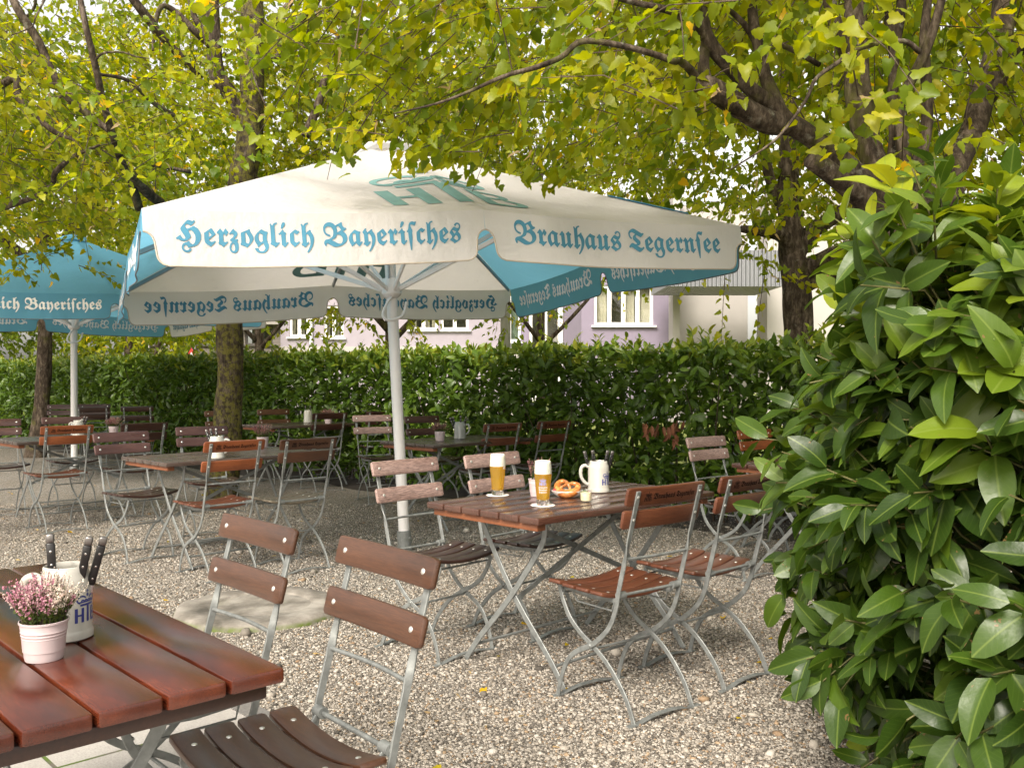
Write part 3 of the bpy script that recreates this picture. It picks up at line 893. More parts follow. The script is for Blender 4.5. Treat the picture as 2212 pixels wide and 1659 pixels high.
def in_umbrella(P):
    """inside the space taken by one of the two umbrellas"""
    bad = np.zeros(len(P), bool)
    for bx, by, yaw, lx, ly, He, Ha in ((-.805, 6.924, .428, -.052, .008, 2.165, 3.045), (-5.70, 12.0, .68, 0, 0, 2.22, 3.12)):
        z = P[:, 2]; x = P[:, 0] - bx - lx * z; y = P[:, 1] - by - ly * z
        u = np.abs(x * math.cos(yaw) + y * math.sin(yaw)); w = np.abs(-x * math.sin(yaw) + y * math.cos(yaw))
        m = np.maximum(u, w); top = Ha - (Ha - He) * m / 1.82
        bad |= (m < 1.93) & (z < top + .10 + .03)
    return bad

def crown(blobs, trunk_xy, seed, leaf=(.055, .085), per=14, dens=17.0, mat=None, parent=None, gap=.0, keep=None, floor=None):
    dens = dens * 1.75; gap = gap - .03; leaf = (leaf[0] * .80, leaf[1] * .84)
    g = np.random.default_rng(seed)
    O, AX = [], []
    for (cx, cy, cz, rx, ry, rz, zmin, k) in blobs:
        n = int(4.19 * rx * ry * rz * dens * k)
        q = g.standard_normal((n, 3)); q = unit(q) * (g.random((n, 1)) ** (1 / 2.4))
        p = q * np.array([rx, ry, rz]) + np.array([cx, cy, cz])
        p = p[p[:, 2] > zmin]
        O.append(p)
    O = np.concatenate(O)
    if gap > -1:
        nz = np.array([noise.noise(Vector((p[0] * 1.15, p[1] * 1.15, p[2] * 1.6 + seed))) + .5 * noise.noise(Vector((p[0] * 2.9 + 7, p[1] * 2.9, p[2] * 3.6))) for p in O])
        O = O[nz > gap]
    if keep is not None: O = O[keep(O)]
    n = len(O)
    rad = O - np.array([trunk_xy[0], trunk_xy[1], 0]); rad[:, 2] = 0; rad = unit(rad)
    d = unit(rad * .8 + g.standard_normal((n, 3)) * .55 + np.array([0, 0, -.12]))
    L = g.uniform(.35, .75, n)
    k = per
    t = ((np.arange(k) + .6) / k)[None] * np.ones((n, 1)) + g.uniform(-.03, .03, (n, k))
    dn = np.array([0, 0, -1.0])
    dp = g.uniform(.15, .5, n)
    base = O[:, None] + d[:, None] * (t * L[:, None])[..., None] + dn * (dp[:, None] * L[:, None] * t ** 2)[..., None]
    side = unit(np.cross(d, np.array([0, 0, 1.0]) + .3 * g.standard_normal((n, 3))))
    sg = np.where(np.arange(k) % 2, 1, -1)[None, :, None]
    ld = d[:, None] * .5 + side[:, None] * sg * .75 + g.standard_normal((n, k, 3)) * .35 + dn * .45
    nn = np.array([0, 0, 1.0]) * .75 + g.standard_normal((n, k, 3)) * .55
    P = base.reshape(-1, 3); D = unit(ld.reshape(-1, 3)); N = nn.reshape(-1, 3)
    P = P + D * .025
    ok = ~in_umbrella(P) & ~in_umbrella(P + D * .08)
    if keep is not None: ok &= keep(P)
    if floor is not None: ok &= P[:, 2] + np.minimum(D[:, 2], 0) * .07 > floor(P)
    cv = g.random(n)[:, None] * np.ones((1, k)); cv = np.clip(cv * .55 + g.random((n, k)) * .45, 0, 1).reshape(-1)
    odd = g.random(len(P)); cv = np.where(cv > .93, .93, cv)
    cv = np.where(odd < .010, .965, np.where(odd < .030, .995, cv * .96))
    P, D, N, cv = P[ok], D[ok], N[ok], cv[ok]
    ln = g.uniform(leaf[0], leaf[1], len(P)) * np.where(cv > .98, 1.1, 1)
    wd = ln * np.where(cv > .98, .28, g.uniform(.85, 1.05, len(P)))
    V, Q, uv, m = leaf_cloud(P, D, N, ln, wd, LINDEN, .38, .30, .045)
    np_mesh('crown', V, Q, mat or LEAF, parent, {'var': np.repeat(cv, m)})
    C = O + d * (L * .98)[:, None] + dn * (dp * L * .96)[:, None]
    B = O + d * (L * .5)[:, None] + dn * (dp * L * .25)[:, None]
    st = ~in_umbrella(O) & ~in_umbrella(C) & ~in_umbrella(B)
    if floor is not None: st &= (C[:, 2] > floor(C)) & (O[:, 2] > floor(O))
    V, Q = stem_cloud(O[st], B[st], C[st], np.full(st.sum(), .0045), np.full(st.sum(), .0018))
    np_mesh('twigs', V, Q, twig, parent, smooth=False)
    return len(P)

def limbs(parent, trunk, branches, mat, seed=0):
    mb = MB()
    pts, rr = trunk
    mb.tube(pts, rr, 20, 0, 6, True, .22, seed)
    tr = mb.build('trunk', mat, parent, 180)
    for i, (pts, rr) in enumerate(branches):
        mb = MB(); mb.tube(pts, rr, 10, 0, 5, True, .16, seed + i)
        mb.build('branch', BARK, parent, 180)
def c1(cx, cy, y): return W(.3387 * cx, .3387 * cy, y)
def c2(cx, cy, y): return W(749.2 + .3387 * cx, .3387 * cy, y)
def c3(cx, cy, y): return W(1462.8 + .3387 * cx, .3387 * cy, y)
def px(w, y): return w * .3387 / FPX * y / 2

# the many-stemmed linden on the right
Dx, Dy = 2.02, 4.75
F0 = c3(1420, 1500, 4.72)
t = thing('linden_tree', 'big linden whose thick stems fan out above the large-leaved bush', 'tree', (0, 0, 0))
limbs(t, ([Vector((F0.x, 4.75, -.05)), Vector((F0.x + .01, 4.75, .5)), Vector((F0.x, 4.75, 1.3)), F0, c3(1400, 1330, 4.74), c3(1260, 1050, 4.8), c3(1200, 850, 4.85), c3(1150, 600, 4.9), c3(1140, 250, 5.0), c3(1120, -150, 5.1), c3(1100, -700, 5.2)],
          [.22, .18, .155, .16, .15, px(160, 4.8), px(160, 4.8), px(160, 4.8), px(150, 4.8), px(130, 4.8), .09]), [
    ([c3(1380, 1440, 4.7), c3(1250, 1330, 4.6), c3(1050, 1160, 4.5), c3(850, 1010, 4.42)], [px(150, 4.6), px(140, 4.6), px(130, 4.5), px(120, 4.5)]),
    ([c3(1340, 1330, 4.72), c3(1200, 1180, 4.68), c3(1000, 1000, 4.62), c3(760, 820, 4.55), c3(560, 780, 4.45), c3(350, 660, 4.35), c3(200, 560, 4.28), c3(110, 540, 4.25)], [px(140, 4.7), px(140, 4.7), px(130, 4.6), px(130, 4.6), px(150, 4.5), px(150, 4.4), px(130, 4.3), px(100, 4.3)]),
    ([c3(700, 790, 4.5), c3(600, 680, 4.48), c3(480, 590, 4.4), c3(330, 430, 4.35), c3(210, 290, 4.3), c3(160, 130, 4.3), c3(150, -200, 4.35)], [px(130, 4.5), px(110, 4.5), px(100, 4.4), px(95, 4.4), px(95, 4.3), px(80, 4.3), px(60, 4.3)]),
    ([c3(190, 260, 4.3), c3(110, 190, 4.25), c3(0, 100, 4.2), c3(-120, 60, 4.15), c3(-300, 20, 4.1), c3(-520, -40, 4.0)], [px(70, 4.3), px(60, 4.3), px(52, 4.2), px(45, 4.2), px(36, 4.1), px(26, 4.1)]),
    ([c3(180, 540, 4.28), c3(165, 440, 4.3), c3(175, 330, 4.32), c3(190, 250, 4.33)], [px(90, 4.3), px(80, 4.3), px(75, 4.3), px(70, 4.3)]),
    ([c3(650, 740, 4.5), c3(610, 620, 4.5), c3(560, 500, 4.52), c3(520, 330, 4.55), c3(480, 120, 4.6), c3(460, -250, 4.7)], [px(110, 4.5), px(85, 4.5), px(75, 4.5), px(70, 4.5), px(68, 4.5), px(50, 4.5)]),
    ([c3(130, 530, 4.26), c3(80, 450, 4.2), c3(0, 385, 4.1), c2(2090, 400, 4.0), c2(1960, 355, 3.95), c2(1750, 300, 3.9), c2(1500, 272, 3.85), c2(1370, 370, 3.8), c2(1210, 435, 3.8), c2(1000, 495, 3.8), c2(760, 600, 3.82), c2(560, 670, 3.85), c2(300, 730, 3.9)],
     [px(70, 4.3), px(52, 4.2), px(46, 4.1), px(44, 4), px(42, 4), px(40, 3.9), px(40, 3.9), px(34, 3.8), px(32, 3.8), px(26, 3.8), px(20, 3.8), px(14, 3.8), px(8, 3.8)]),
    ([c3(1360, 1300, 4.7), c3(1370, 1050, 4.65), c3(1385, 850, 4.6), c3(1370, 620, 4.58), c3(1375, 400, 4.58), c3(1350, 150, 4.6), c3(1330, -200, 4.6)], [px(95, 4.7), px(75, 4.7), px(70, 4.6), px(64, 4.6), px(60, 4.6), px(56, 4.6), px(40, 4.6)]),
    ([c3(1400, 1340, 4.66), c3(1470, 1180, 4.5), c3(1440, 960, 4.45), c3(1420, 760, 4.45), c3(1470, 560, 4.45), c3(1560, 380, 4.45), c3(1640, 150, 4.45), c3(1720, -150, 4.45)], [px(110, 4.6), px(95, 4.5), px(85, 4.5), px(72, 4.5), px(68, 4.5), px(66, 4.5), px(60, 4.5), px(46, 4.5)]),
    ([c3(1480, 1160, 4.5), c3(1550, 980, 4.5), c3(1590, 780, 4.5), c3(1580, 500, 4.5), c3(1570, 250, 4.5), c3(1600, -100, 4.55)], [px(85, 4.5), px(80, 4.5), px(72, 4.5), px(66, 4.5), px(62, 4.5), px(50, 4.5)]),
    ([c3(1380, 320, 4.6), c3(1410, 130, 4.6), c3(1440, -200, 4.6)], [px(60, 4.6), px(66, 4.6), px(50, 4.6)]),
    ([c3(1490, 1480, 4.75), c3(1620, 1280, 4.85), c3(1750, 1080, 4.95), c3(1880, 830, 5.1), c3(1960, 560, 5.2), c3(2040, 300, 5.3), c3(2080, 0, 5.4), c3(2100, -400, 5.5)], [px(190, 4.8), px(190, 4.8), px(170, 4.9), px(160, 5.0), px(150, 5.1), px(150, 5.2), px(140, 5.3), .11]),
    ([c3(1640, 1290, 4.85), c3(1740, 1240, 4.9), c3(1790, 1200, 4.95)], [px(170, 4.8), px(150, 4.8), px(90, 4.8)]),
    ([c3(1930, 700, 5.15), c3(2050, 540, 5.1), c3(2180, 330, 5.0), c3(2300, 130, 4.9)], [px(90, 5), px(80, 5), px(70, 5), px(56, 5)]),
    ([c3(1090, 380, 4.92), c3(1020, 230, 4.9), c3(960, 0, 4.9), c3(920, -250, 4.9)], [px(100, 4.9), px(88, 4.9), px(84, 4.9), px(64, 4.9)]),
    ([c3(1540, 340, 3.9), c3(1430, 270, 3.85), c3(1180, 310, 3.8), c3(1000, 420, 3.75), c3(880, 510, 3.7), c3(820, 640, 3.66), c3(700, 810, 3.62), c3(580, 930, 3.6), c3(330, 1090, 3.6)], [px(36, 3.9), px(32, 3.9), px(30, 3.8), px(28, 3.8), px(24, 3.7), px(22, 3.7), px(20, 3.6), px(16, 3.6), px(8, 3.6)]),
    ([c3(900, 420, 5.0), c3(740, 330, 4.9), c3(620, 285, 4.85), c3(520, 300, 4.8), c3(420, 160, 4.75), c3(240, 0, 4.7)], [px(34, 5), px(34, 4.9), px(36, 4.9), px(46, 4.8), px(40, 4.8), px(26, 4.7)]),
], BARK, 3)
crown([(2.55, 4.7, 3.2, 1.6, 1.6, 1.0, 2.05, .62), (1.2, 4.7, 3.3, 1.3, 1.3, .95, 2.22, .95), (.1, 4.75, 3.25, 1.15, 1.0, .85, 2.42, 1.1), (-.55, 4.75, 3.2, .8, .7, .7, 2.52, 1.0), (3.2, 5.8, 4.0, 1.9, 1.7, 1.3, 2.3, .6), (1.5, 5.8, 3.9, 1.9, 1.5, .9, 2.6, .7),
       (1.15, 3.7, 2.25, .55, .4, .32, 1.85, .9), (1.75, 3.5, 2.3, .45, .4, .35, 1.85, .7), (-.15, 4.62, 2.50, .65, .22, .14, 2.34, 1.3), (.62, 4.7, 2.42, .40, .3, .18, 2.24, 1.2)],
      (Dx, Dy), 11, (.058, .088), 14, 19, None, t, -.30, None, lambda P: np.where(P[:, 0] > 1.3, 2.02, 2.34))

# linden with the mossy trunk in the middle of the garden
t = thing('linden_tree', 'linden with a straight mossy trunk between the two umbrellas', 'tree', (0, 0, 0))
limbs(t, ([Vector((-3.17, 10.05, -.05)), Vector((-3.13, 10.05, .3)), Vector((-3.07, 10, 1.2)), Vector((-3.05, 10, 2.0)), c1(1540, 1250, 10), c1(1590, 900, 10), c1(1605, 600, 10), c1(1620, 250, 10), c1(1610, -100, 10.1), c1(1600, -600, 10.2)],
          [.19, .155, .138, .136, .14, .138, .13, .12, .11, .08]), [
    ([c1(1570, 800, 10), c1(1480, 620, 9.9), c1(1390, 480, 9.8), c1(1370, 280, 9.8), c1(1360, 0, 9.8), c1(1350, -350, 9.8)], [px(110, 10), px(100, 10), px(95, 9.8), px(92, 9.8), px(88, 9.8), px(70, 9.8)]),
    ([c1(1380, 330, 9.8), c1(1250, 210, 9.6), c1(1130, 90, 9.5), c1(1040, 50, 9.4), c1(1000, 150, 9.3), c1(980, 330, 9.2)], [px(50, 9.8), px(44, 9.6), px(38, 9.5), px(34, 9.4), px(26, 9.3), px(16, 9.2)]),
    ([c1(1340, 260, 9.8), c1(1250, 120, 9.7), c1(1200, -60, 9.7)], [px(44, 9.8), px(36, 9.7), px(30, 9.7)]),
    ([c1(1290, 500, 9.7), c1(1120, 330, 9.4), c1(1000, 190, 9.2), c1(860, 10, 9), c1(760, -120, 8.9)], [px(34, 9.7), px(52, 9.4), px(56, 9.2), px(56, 9), px(44, 9)]),
    ([c1(1630, 430, 10), c1(1760, 340, 10), c1(1850, 210, 10), c1(1980, 80, 10), c1(2060, -60, 10)], [px(80, 10), px(74, 10), px(64, 10), px(58, 10), px(44, 10)]),
    ([c1(1680, 400, 10), c1(1820, 330, 9.9), c1(1980, 170, 9.8), c1(2100, 60, 9.8)], [px(50, 10), px(46, 10), px(42, 9.8), px(34, 9.8)]),
    ([c1(1640, 280, 10), c1(1740, 170, 9.9), c1(1830, 60, 9.9), c1(1900, -40, 9.9)], [px(56, 10), px(50, 10), px(44, 10), px(36, 10)]),
    ([c1(1950, 870, 9.6), c1(2030, 680, 9.7), c1(2070, 520, 9.8), c1(2130, 330, 9.9), c1(2210, 130, 10), c1(2260, -60, 10)], [px(56, 9.6), px(52, 9.7), px(48, 9.8), px(42, 9.9), px(36, 10), px(28, 10)]),
    ([c1(1590, 190, 8.6), c1(1600, 330, 8.4), c1(1620, 480, 8.3), c1(1680, 640, 8.2), c1(1740, 760, 8.2)], [px(16, 8), px(15, 8), px(13, 8), px(10, 8), px(6, 8)]),
], MOSSY, 20)
crown([(-3.2, 11.6, 4.9, 3.0, 1.7, 2.0, 2.9, .95), (-1.0, 10.6, 4.6, 2.3, 1.5, 1.6, 3.05, 1.0), (-5.2, 9.4, 3.7, 1.5, 1.5, 1.3, 2.5, 1.0), (-2.6, 9.0, 4.6, 1.3, .8, .6, 3.6, .5)], (-3.1, 10), 23, (.058, .088), 14, 16, None, t, -.14, None, lambda P: 2.75 + 0 * P[:, 0])

# tree just outside the left edge, reaching in
t = thing('linden_tree', 'linden whose lit boughs reach in from the upper left edge', 'tree', (0, 0, 0))
limbs(t, ([Vector((-4.9, 6.6, -.05)), Vector((-4.9, 6.6, 1.2)), Vector((-4.85, 6.6, 2.2)), Vector((-4.8, 6.6, 3.2)), Vector((-4.75, 6.6, 4.6))], [.2, .16, .15, .13, .08]), [
    ([Vector((-4.85, 6.6, 2.3)), c1(0, 560, 6.6), c1(130, 640, 6.4), c1(330, 830, 6.2), c1(480, 900, 6.1)], [.05, .028, .024, .018, .008]),
    ([Vector((-4.8, 6.6, 2.2)), c1(200, 1270, 6.9), c1(360, 1100, 6.7), c1(480, 1000, 6.5), c1(640, 930, 6.4)], [.05, .02, .02, .016, .008]),
    ([c1(720, 850, 6.6), c1(560, 730, 6.6), c1(390, 570, 6.5), c1(250, 270, 6.5), c1(120, 60, 6.5), c1(60, -80, 6.5)], [.022, .026, .028, .030, .030, .024]),
    ([c1(1030, 1300, 7.4), c1(940, 1230, 7.2), c1(860, 1130, 7.0), c1(800, 1090, 6.9), c1(720, 850, 6.6), c1(660, 640, 6.4), c1(620, 450, 6.3), c1(560, 200, 6.2), c1(520, 0, 6.2), c1(480, -200, 6.2)], [px(60, 7.4), px(64, 7.2), px(60, 7), px(54, 6.9), px(46, 6.6), px(44, 6.4), px(44, 6.3), px(40, 6.2), px(36, 6.2), px(28, 6.2)]),
    ([c1(890, 1330, 7.3), c1(850, 1200, 7.1), c1(820, 1110, 7)], [px(54, 7.3), px(50, 7.1), px(46, 7)]),
    ([c1(1220, 1100, 7.2), c1(1060, 1070, 7.1), c1(950, 1060, 7)], [px(26, 7), px(22, 7), px(12, 7)]),
    ([c1(1110, 740, 7.0), c1(980, 660, 6.8), c1(820, 520, 6.6), c1(640, 480, 6.4)], [px(30, 7), px(28, 7), px(24, 6.6), px(20, 6.4)]),
    ([c1(380, 700, 6.0), c1(380, 640, 6), c1(430, 605, 6), c1(510, 620, 6), c1(545, 690, 6)], [px(12, 6), px(16, 6), px(17, 6), px(15, 6), px(10, 6)]),
    ([c1(600, 410, 6.3), c1(660, 350, 6.2), c1(780, 340, 6.1), c1(880, 370, 6), c1(960, 380, 6)], [px(20, 6), px(16, 6), px(13, 6), px(10, 6), px(6, 6)]),
    ([c1(300, 0, 5.6), c1(240, 110, 5.5), c1(210, 180, 5.5), c1(80, 235, 5.4)], [px(12, 5.5), px(11, 5.5), px(10, 5.5), px(6, 5.5)]),
    ([c1(230, -60, 6.8), c1(215, 80, 6.9), c1(0, 245, 7.2)], [.012, .01, .006]),
], BARK, 31)
crown([(-2.95, 6.3, 2.95, 1.25, 1.1, .55, 2.42, .8), (-3.9, 6.2, 3.6, .9, .9, .5, 2.6, .8), (-4.4, 6.9, 3.3, 1.5, 1.5, 1.2, 2.3, 1.1), (-4.0, 8.2, 3.6, 1.6, 1.4, 1.2, 2.45, .9), (-4.45, 8.4, 2.42, .5, .35, .22, 2.2, 2.2), (-3.85, 8.55, 2.42, .32, .3, .16, 2.25, 2.2)], (-4.9, 6.6), 37, (.052, .080), 14, 17, None, t, -.16, None, lambda P: np.where((P[:, 1] > 7.9) & (P[:, 0] < -3.4), 2.10, 2.38))

# trunk at the far left
t = thing('linden_tree', 'tree with a dark bare trunk by the hedge at the far left', 'tree', (0, 0, 0))
limbs(t, ([Vector((-7.75, 15.0, -.05)), Vector((-7.72, 15.0, .3)), Vector((-7.62, 15, 1.2)), Vector((-7.6, 15, 2.2)), Vector((-7.6, 15, 3.4)), Vector((-7.6, 15, 5.2))], [.19, .14, .115, .105, .10, .07]), [
    ([Vector((-7.6, 15, 2.9)), Vector((-7.0, 14.6, 3.6)), Vector((-6.3, 14.2, 4.6)), Vector((-5.8, 14, 5.6))], [.09, .07, .055, .03]),
    ([Vector((-7.6, 15, 3.0)), Vector((-8.3, 14.6, 3.7)), Vector((-9.1, 14.2, 4.7))], [.09, .07, .04]),
], BARK, 41)
crown([(-7.4, 14.8, 5.0, 3.4, 2.6, 2.2, 3.2, .8), (-9.6, 13.0, 4.2, 2.2, 2.0, 1.8, 2.9, .8)], (-7.6, 15), 43, (.065, .095), 13, 13, None, t, -.15)

# trees beyond the hedge
t = thing('linden_tree', 'short-trunked linden behind the hedge, left of the many-stemmed one, drooping right of the umbrella', 'tree', (0, 0, 0))
b = Vector((2.74, 8.85, 0))
limbs(t, ([b + Vector((.02, 0, -.05)), b + Vector((0, 0, .9)), b + Vector((.0, 0, 1.9)), W(1720, 590, 8.85), W(1712, 545, 8.85), W(1705, 430, 8.85), W(1700, 250, 8.9), W(1690, 50, 8.9)], [.19, .14, .132, .14, .13, .10, .09, .07]), [
    ([W(1715, 565, 8.85), W(1690, 510, 8.7), W(1640, 500, 8.5), W(1600, 495, 8.4)], [.09, .07, .05, .03]),
    ([W(1725, 590, 8.85), W(1780, 560, 8.7), W(1840, 535, 8.6), W(1900, 515, 8.5)], [.09, .08, .075, .06]),
    ([W(1735, 620, 8.85), W(1800, 590, 8.8), W(1860, 575, 8.8), W(1930, 560, 8.8)], [.07, .06, .055, .05]),
    ([W(1715, 560, 8.85), W(1755, 500, 8.9), W(1850, 440, 9), W(1920, 400, 9.1)], [.09, .08, .06, .05]),
    ([W(1706, 480, 8.85), W(1660, 380, 8.8), W(1640, 250, 8.7), W(1600, 120, 8.6)], [.06, .05, .04, .03]),
], BARK, 51)
crown([(2.3, 8.9, 4.3, 2.4, 2.2, 1.6, 2.75, .9), (4.6, 8.6, 4.1, 2.0, 2.0, 1.6, 2.0, .9), (.4, 9.6, 4.6, 1.6, 1.8, 1.3, 3.2, .9), (1.95, 8.4, 3.0, 1.0, .8, .7, 2.45, 1.0), (3.6, 9.5, 3.3, 1.3, 1.0, .9, 2.4, 1.0), (2.05, 8.35, 2.62, .45, .5, .55, 2.08, .75), (2.35, 8.5, 2.2, .26, .3, .42, 1.75, .6), (3.05, 8.3, 2.55, .5, .5, .4, 2.1, .7)], (2.74, 8.85), 53, (.058, .088), 14, 16, None, t, -.15)
def back_tree(lab, x, y, r, blobs, seed, mat=None, leaf=(.07, .10), dens=12, gap=-.12, lean=0):
    t = thing('linden_tree', lab, 'tree', (0, 0, 0))
    limbs(t, ([Vector((x, y, -.05)), Vector((x + lean * .3, y, 1.0)), Vector((x + lean * .7, y, 2.2)), Vector((x + lean, y, 3.6)), Vector((x + lean, y, 5.5))], [r * 1.3, r, r * .9, r * .7, r * .4]), [
        ([Vector((x + lean * .6, y, 1.9)), Vector((x - .5, y - .4, 2.5)), Vector((x - 1.1, y - .7, 3.1)), Vector((x - 1.7, y - .9, 4.0))], [r * .5, r * .4, r * .3, r * .15]),
        ([Vector((x + lean * .6, y, 1.8)), Vector((x + .5, y - .2, 2.3)), Vector((x + 1.1, y - .4, 3.0)), Vector((x + 1.8, y - .5, 4.0))], [r * .5, r * .4, r * .3, r * .15])], BARK, seed)
    crown(blobs, (x, y), seed, leaf, 12, dens, mat, t, gap)
back_tree('small linden behind the hedge just left of the white umbrella pole', -1.68, 12.9, .10, [(-1.7, 12.5, 2.5, .9, .4, .5, 1.7, .8), (-1.9, 13.1, 4.2, 2.2, 2.0, 1.8, 2.7, .9), (-2.0, 12.7, 2.3, .75, .5, .42, 1.75, .8), (-1.4, 12.6, 2.35, .5, .5, .5, 1.75, .6)], 61)
back_tree('small yellowing linden behind the hedge, right of the mossy trunk', -4.55, 16.6, .085, [(-4.3, 16.8, 4.6, 2.6, 2.0, 2.0, 3.2, .8), (-3.9, 16.2, 2.35, .6, .5, .5, 1.75, .7), (-3.0, 16.0, 2.4, .7, .5, .6, 1.75, .7)], 67)
back_tree('linden behind the hedge with foliage hanging beside the grey post', .5, 16.0, .08, [(.5, 15.6, 2.6, .8, .4, .5, 1.85, .6), (.3, 15.8, 4.6, 2.4, 2.0, 1.9, 3.0, .8), (-.3, 15.0, 2.7, 1.0, .6, .55, 2.0, .75), (.1, 15.2, 2.5, .35, .5, .7, 1.8, .6)], 71)
# green beyond the far left end
for i, (x, y, rx, rz, cz, lab, m, r) in enumerate([
    (-17.5, 24, 3.0, 2.4, 3.0, 'broad green tree beyond the hedge, cut by the left edge', LEAF, .12),
    (-13.2, 22, 2.6, 2.2, 3.2, 'bushy green tree beyond the hedge at the far left edge', LEAF_DEEP, .12),
    (-9.6, 23, 2.3, 2.3, 3.4, 'yellow-green tree beyond the hedge, between dark trunk and thin white pole', LEAF, .12),
    (-12.0, 29, 3.4, 2.6, 4.0, 'tall green tree far beyond the hedge at left', LEAF_DEEP, .16),
    (-10.4, 25.5, 1.9, 1.5, 1.6, 'dark green round shrub beyond the hedge beside the grey building', LEAF_DEEP, .08)]):
    t = thing('garden_tree', lab, 'tree', (0, 0, 0))
    limbs(t, ([Vector((x, y, -.05)), Vector((x, y, 1)), Vector((x + .1, y, cz))], [r * 1.3, r, r * .5]), [([Vector((x, y, .9)), Vector((x + .8, y - .3, 1.8)), Vector((x + 1.3, y - .4, cz))], [r * .5, r * .4, r * .2])], BARK, 80 + i)
    crown([(x, y, cz, rx, 1.5, rz, .4, 1)], (x, y), 83 + i, (.10, .15), 10, 10, m, t, -.2)
# ---------------------------------------------------------------- laurel hedge
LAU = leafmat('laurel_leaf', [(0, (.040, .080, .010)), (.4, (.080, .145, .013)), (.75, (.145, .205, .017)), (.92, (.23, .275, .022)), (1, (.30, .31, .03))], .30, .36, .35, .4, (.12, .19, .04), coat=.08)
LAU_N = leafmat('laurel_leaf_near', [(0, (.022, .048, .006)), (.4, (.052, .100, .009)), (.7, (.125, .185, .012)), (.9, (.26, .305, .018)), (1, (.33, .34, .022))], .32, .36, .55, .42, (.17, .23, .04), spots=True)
BROWN = simple('dry_leaf', (.20, .075, .035), .7, 0, .4, 10)
stemm = simple('laurel_stem', (.060, .040, .024), .8, 0, .3, 20)
g = np.random.default_rng(101)
hd = thing('laurel_hedge', 'long clipped laurel hedge running behind all the tables', 'hedge', (0, 0, 0))
HT = 1.56
def hedge_pts(n, face):
    s = g.uniform(-20, 4.2, n)
    bul = np.array([.10 * noise.noise(Vector((k * .8, 1.3, 0))) for k in s])
    if face == 'front':
        z = g.uniform(.10, HT, n); q = g.uniform(-.22, .05, n) + bul - .10 * np.clip(z - 1.3, 0, 1) - .12 * np.clip(.35 - z, 0, 1)
        nrm = np.tile([HN.x, HN.y, .25], (n, 1))
    elif face == 'top':
        z = HT + g.uniform(-.15, .03, n) + np.array([.09 * noise.noise(Vector((k * 1.1, 9, 0))) for k in s]); q = g.uniform(-1.0, .02, n)
        nrm = np.tile([HN.x * .3, HN.y * .3, 1.0], (n, 1))
    else:
        z = g.uniform(.15, HT - .1, n); q = g.uniform(-.75, -.2, n); nrm = np.tile([HN.x, HN.y, .2], (n, 1))
    P = np.stack([H0.x + HE.x * s + HN.x * q, H0.y + HE.y * s + HN.y * q, z], 1)
    return P, nrm, s
PP, DD, NN, VV, LL = [], [], [], [], []
for face, n in (('front', 20000), ('top', 8500), ('in', 30000)):
    P, nr, s = hedge_pts(n, face)
    # clumps: nearby leaves share a lean
    cl = np.array([[noise.noise(Vector((a * 4, z * 4, 0))), noise.noise(Vector((a * 4, z * 4, 9))), noise.noise(Vector((a * 4, z * 4, 17)))] for a, z in zip(s, P[:, 2])])
    if face == 'front':
        keep = g.random(n) < np.clip(1.15 - .9 * np.clip(.5 - P[:, 2], 0, 1) + .6 * cl[:, 0], .25, 1)
        D = nr * .45 + np.array([0, 0, .05]) + cl * 1.0 + g.standard_normal((n, 3)) * .5
        N = nr * .55 + np.array([0, 0, .55]) + g.standard_normal((n, 3)) * .45
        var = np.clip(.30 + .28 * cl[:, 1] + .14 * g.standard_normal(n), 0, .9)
    elif face == 'top':
        keep = np.ones(n, bool)
        D = nr * .6 + cl * .6 + g.standard_normal((n, 3)) * .55; N = np.array([0, 0, .8]) + np.array([HN.x, HN.y, 0]) * .5 + g.standard_normal((n, 3)) * .45
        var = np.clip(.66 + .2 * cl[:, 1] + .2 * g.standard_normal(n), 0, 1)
    else:
        keep = g.random(n) < .9
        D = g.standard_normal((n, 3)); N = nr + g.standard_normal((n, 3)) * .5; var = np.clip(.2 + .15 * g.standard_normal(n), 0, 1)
    PP.append(P[keep]); DD.append(D[keep]); NN.append(N[keep]); VV.append(var[keep]); LL.append(g.uniform(.085, .14, keep.sum()))
# young shoots standing out of the top
n = 170; s = g.uniform(-20, 4, n)
for a in s:
    q = g.uniform(-.6, 0); h0 = HT + .02; tall = g.uniform(.04, .16)
    b = hp(a, q, h0); k = int(3 + tall * 30)
    ang = g.uniform(0, 6, k); z = np.linspace(0, tall, k)
    PP.append(np.array(b)[None] + np.stack([0 * z, 0 * z, z], 1)); DD.append(np.stack([np.cos(ang) * .6, np.sin(ang) * .6, np.full(k, .8)], 1)); NN.append(np.tile([0, -.3, 1.], (k, 1)) + g.standard_normal((k, 3)) * .3)
    VV.append(np.clip(g.normal(.8, .15, k), 0, 1)); LL.append(g.uniform(.06, .10, k))
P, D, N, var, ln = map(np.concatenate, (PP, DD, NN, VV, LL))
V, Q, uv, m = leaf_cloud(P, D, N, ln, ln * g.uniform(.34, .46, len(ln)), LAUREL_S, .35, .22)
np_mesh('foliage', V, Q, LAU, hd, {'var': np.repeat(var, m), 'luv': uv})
n = 420; s = g.uniform(-20, 4, n); A = np.stack([H0.x + HE.x * s, H0.y + HE.y * s, 0 * s], 1) + np.array([HN.x, HN.y, 0]) * g.uniform(-.75, -.2, n)[:, None]
C = A + np.stack([g.normal(0, .2, n), g.normal(0, .2, n), g.uniform(.9, 1.5, n)], 1); B = (A + C) / 2 + g.normal(0, .05, (n, 3))
V, Q = stem_cloud(A, B, C, g.uniform(.008, .02, n), np.full(n, .004)); np_mesh('stems', V, Q, stemm, hd, smooth=False)
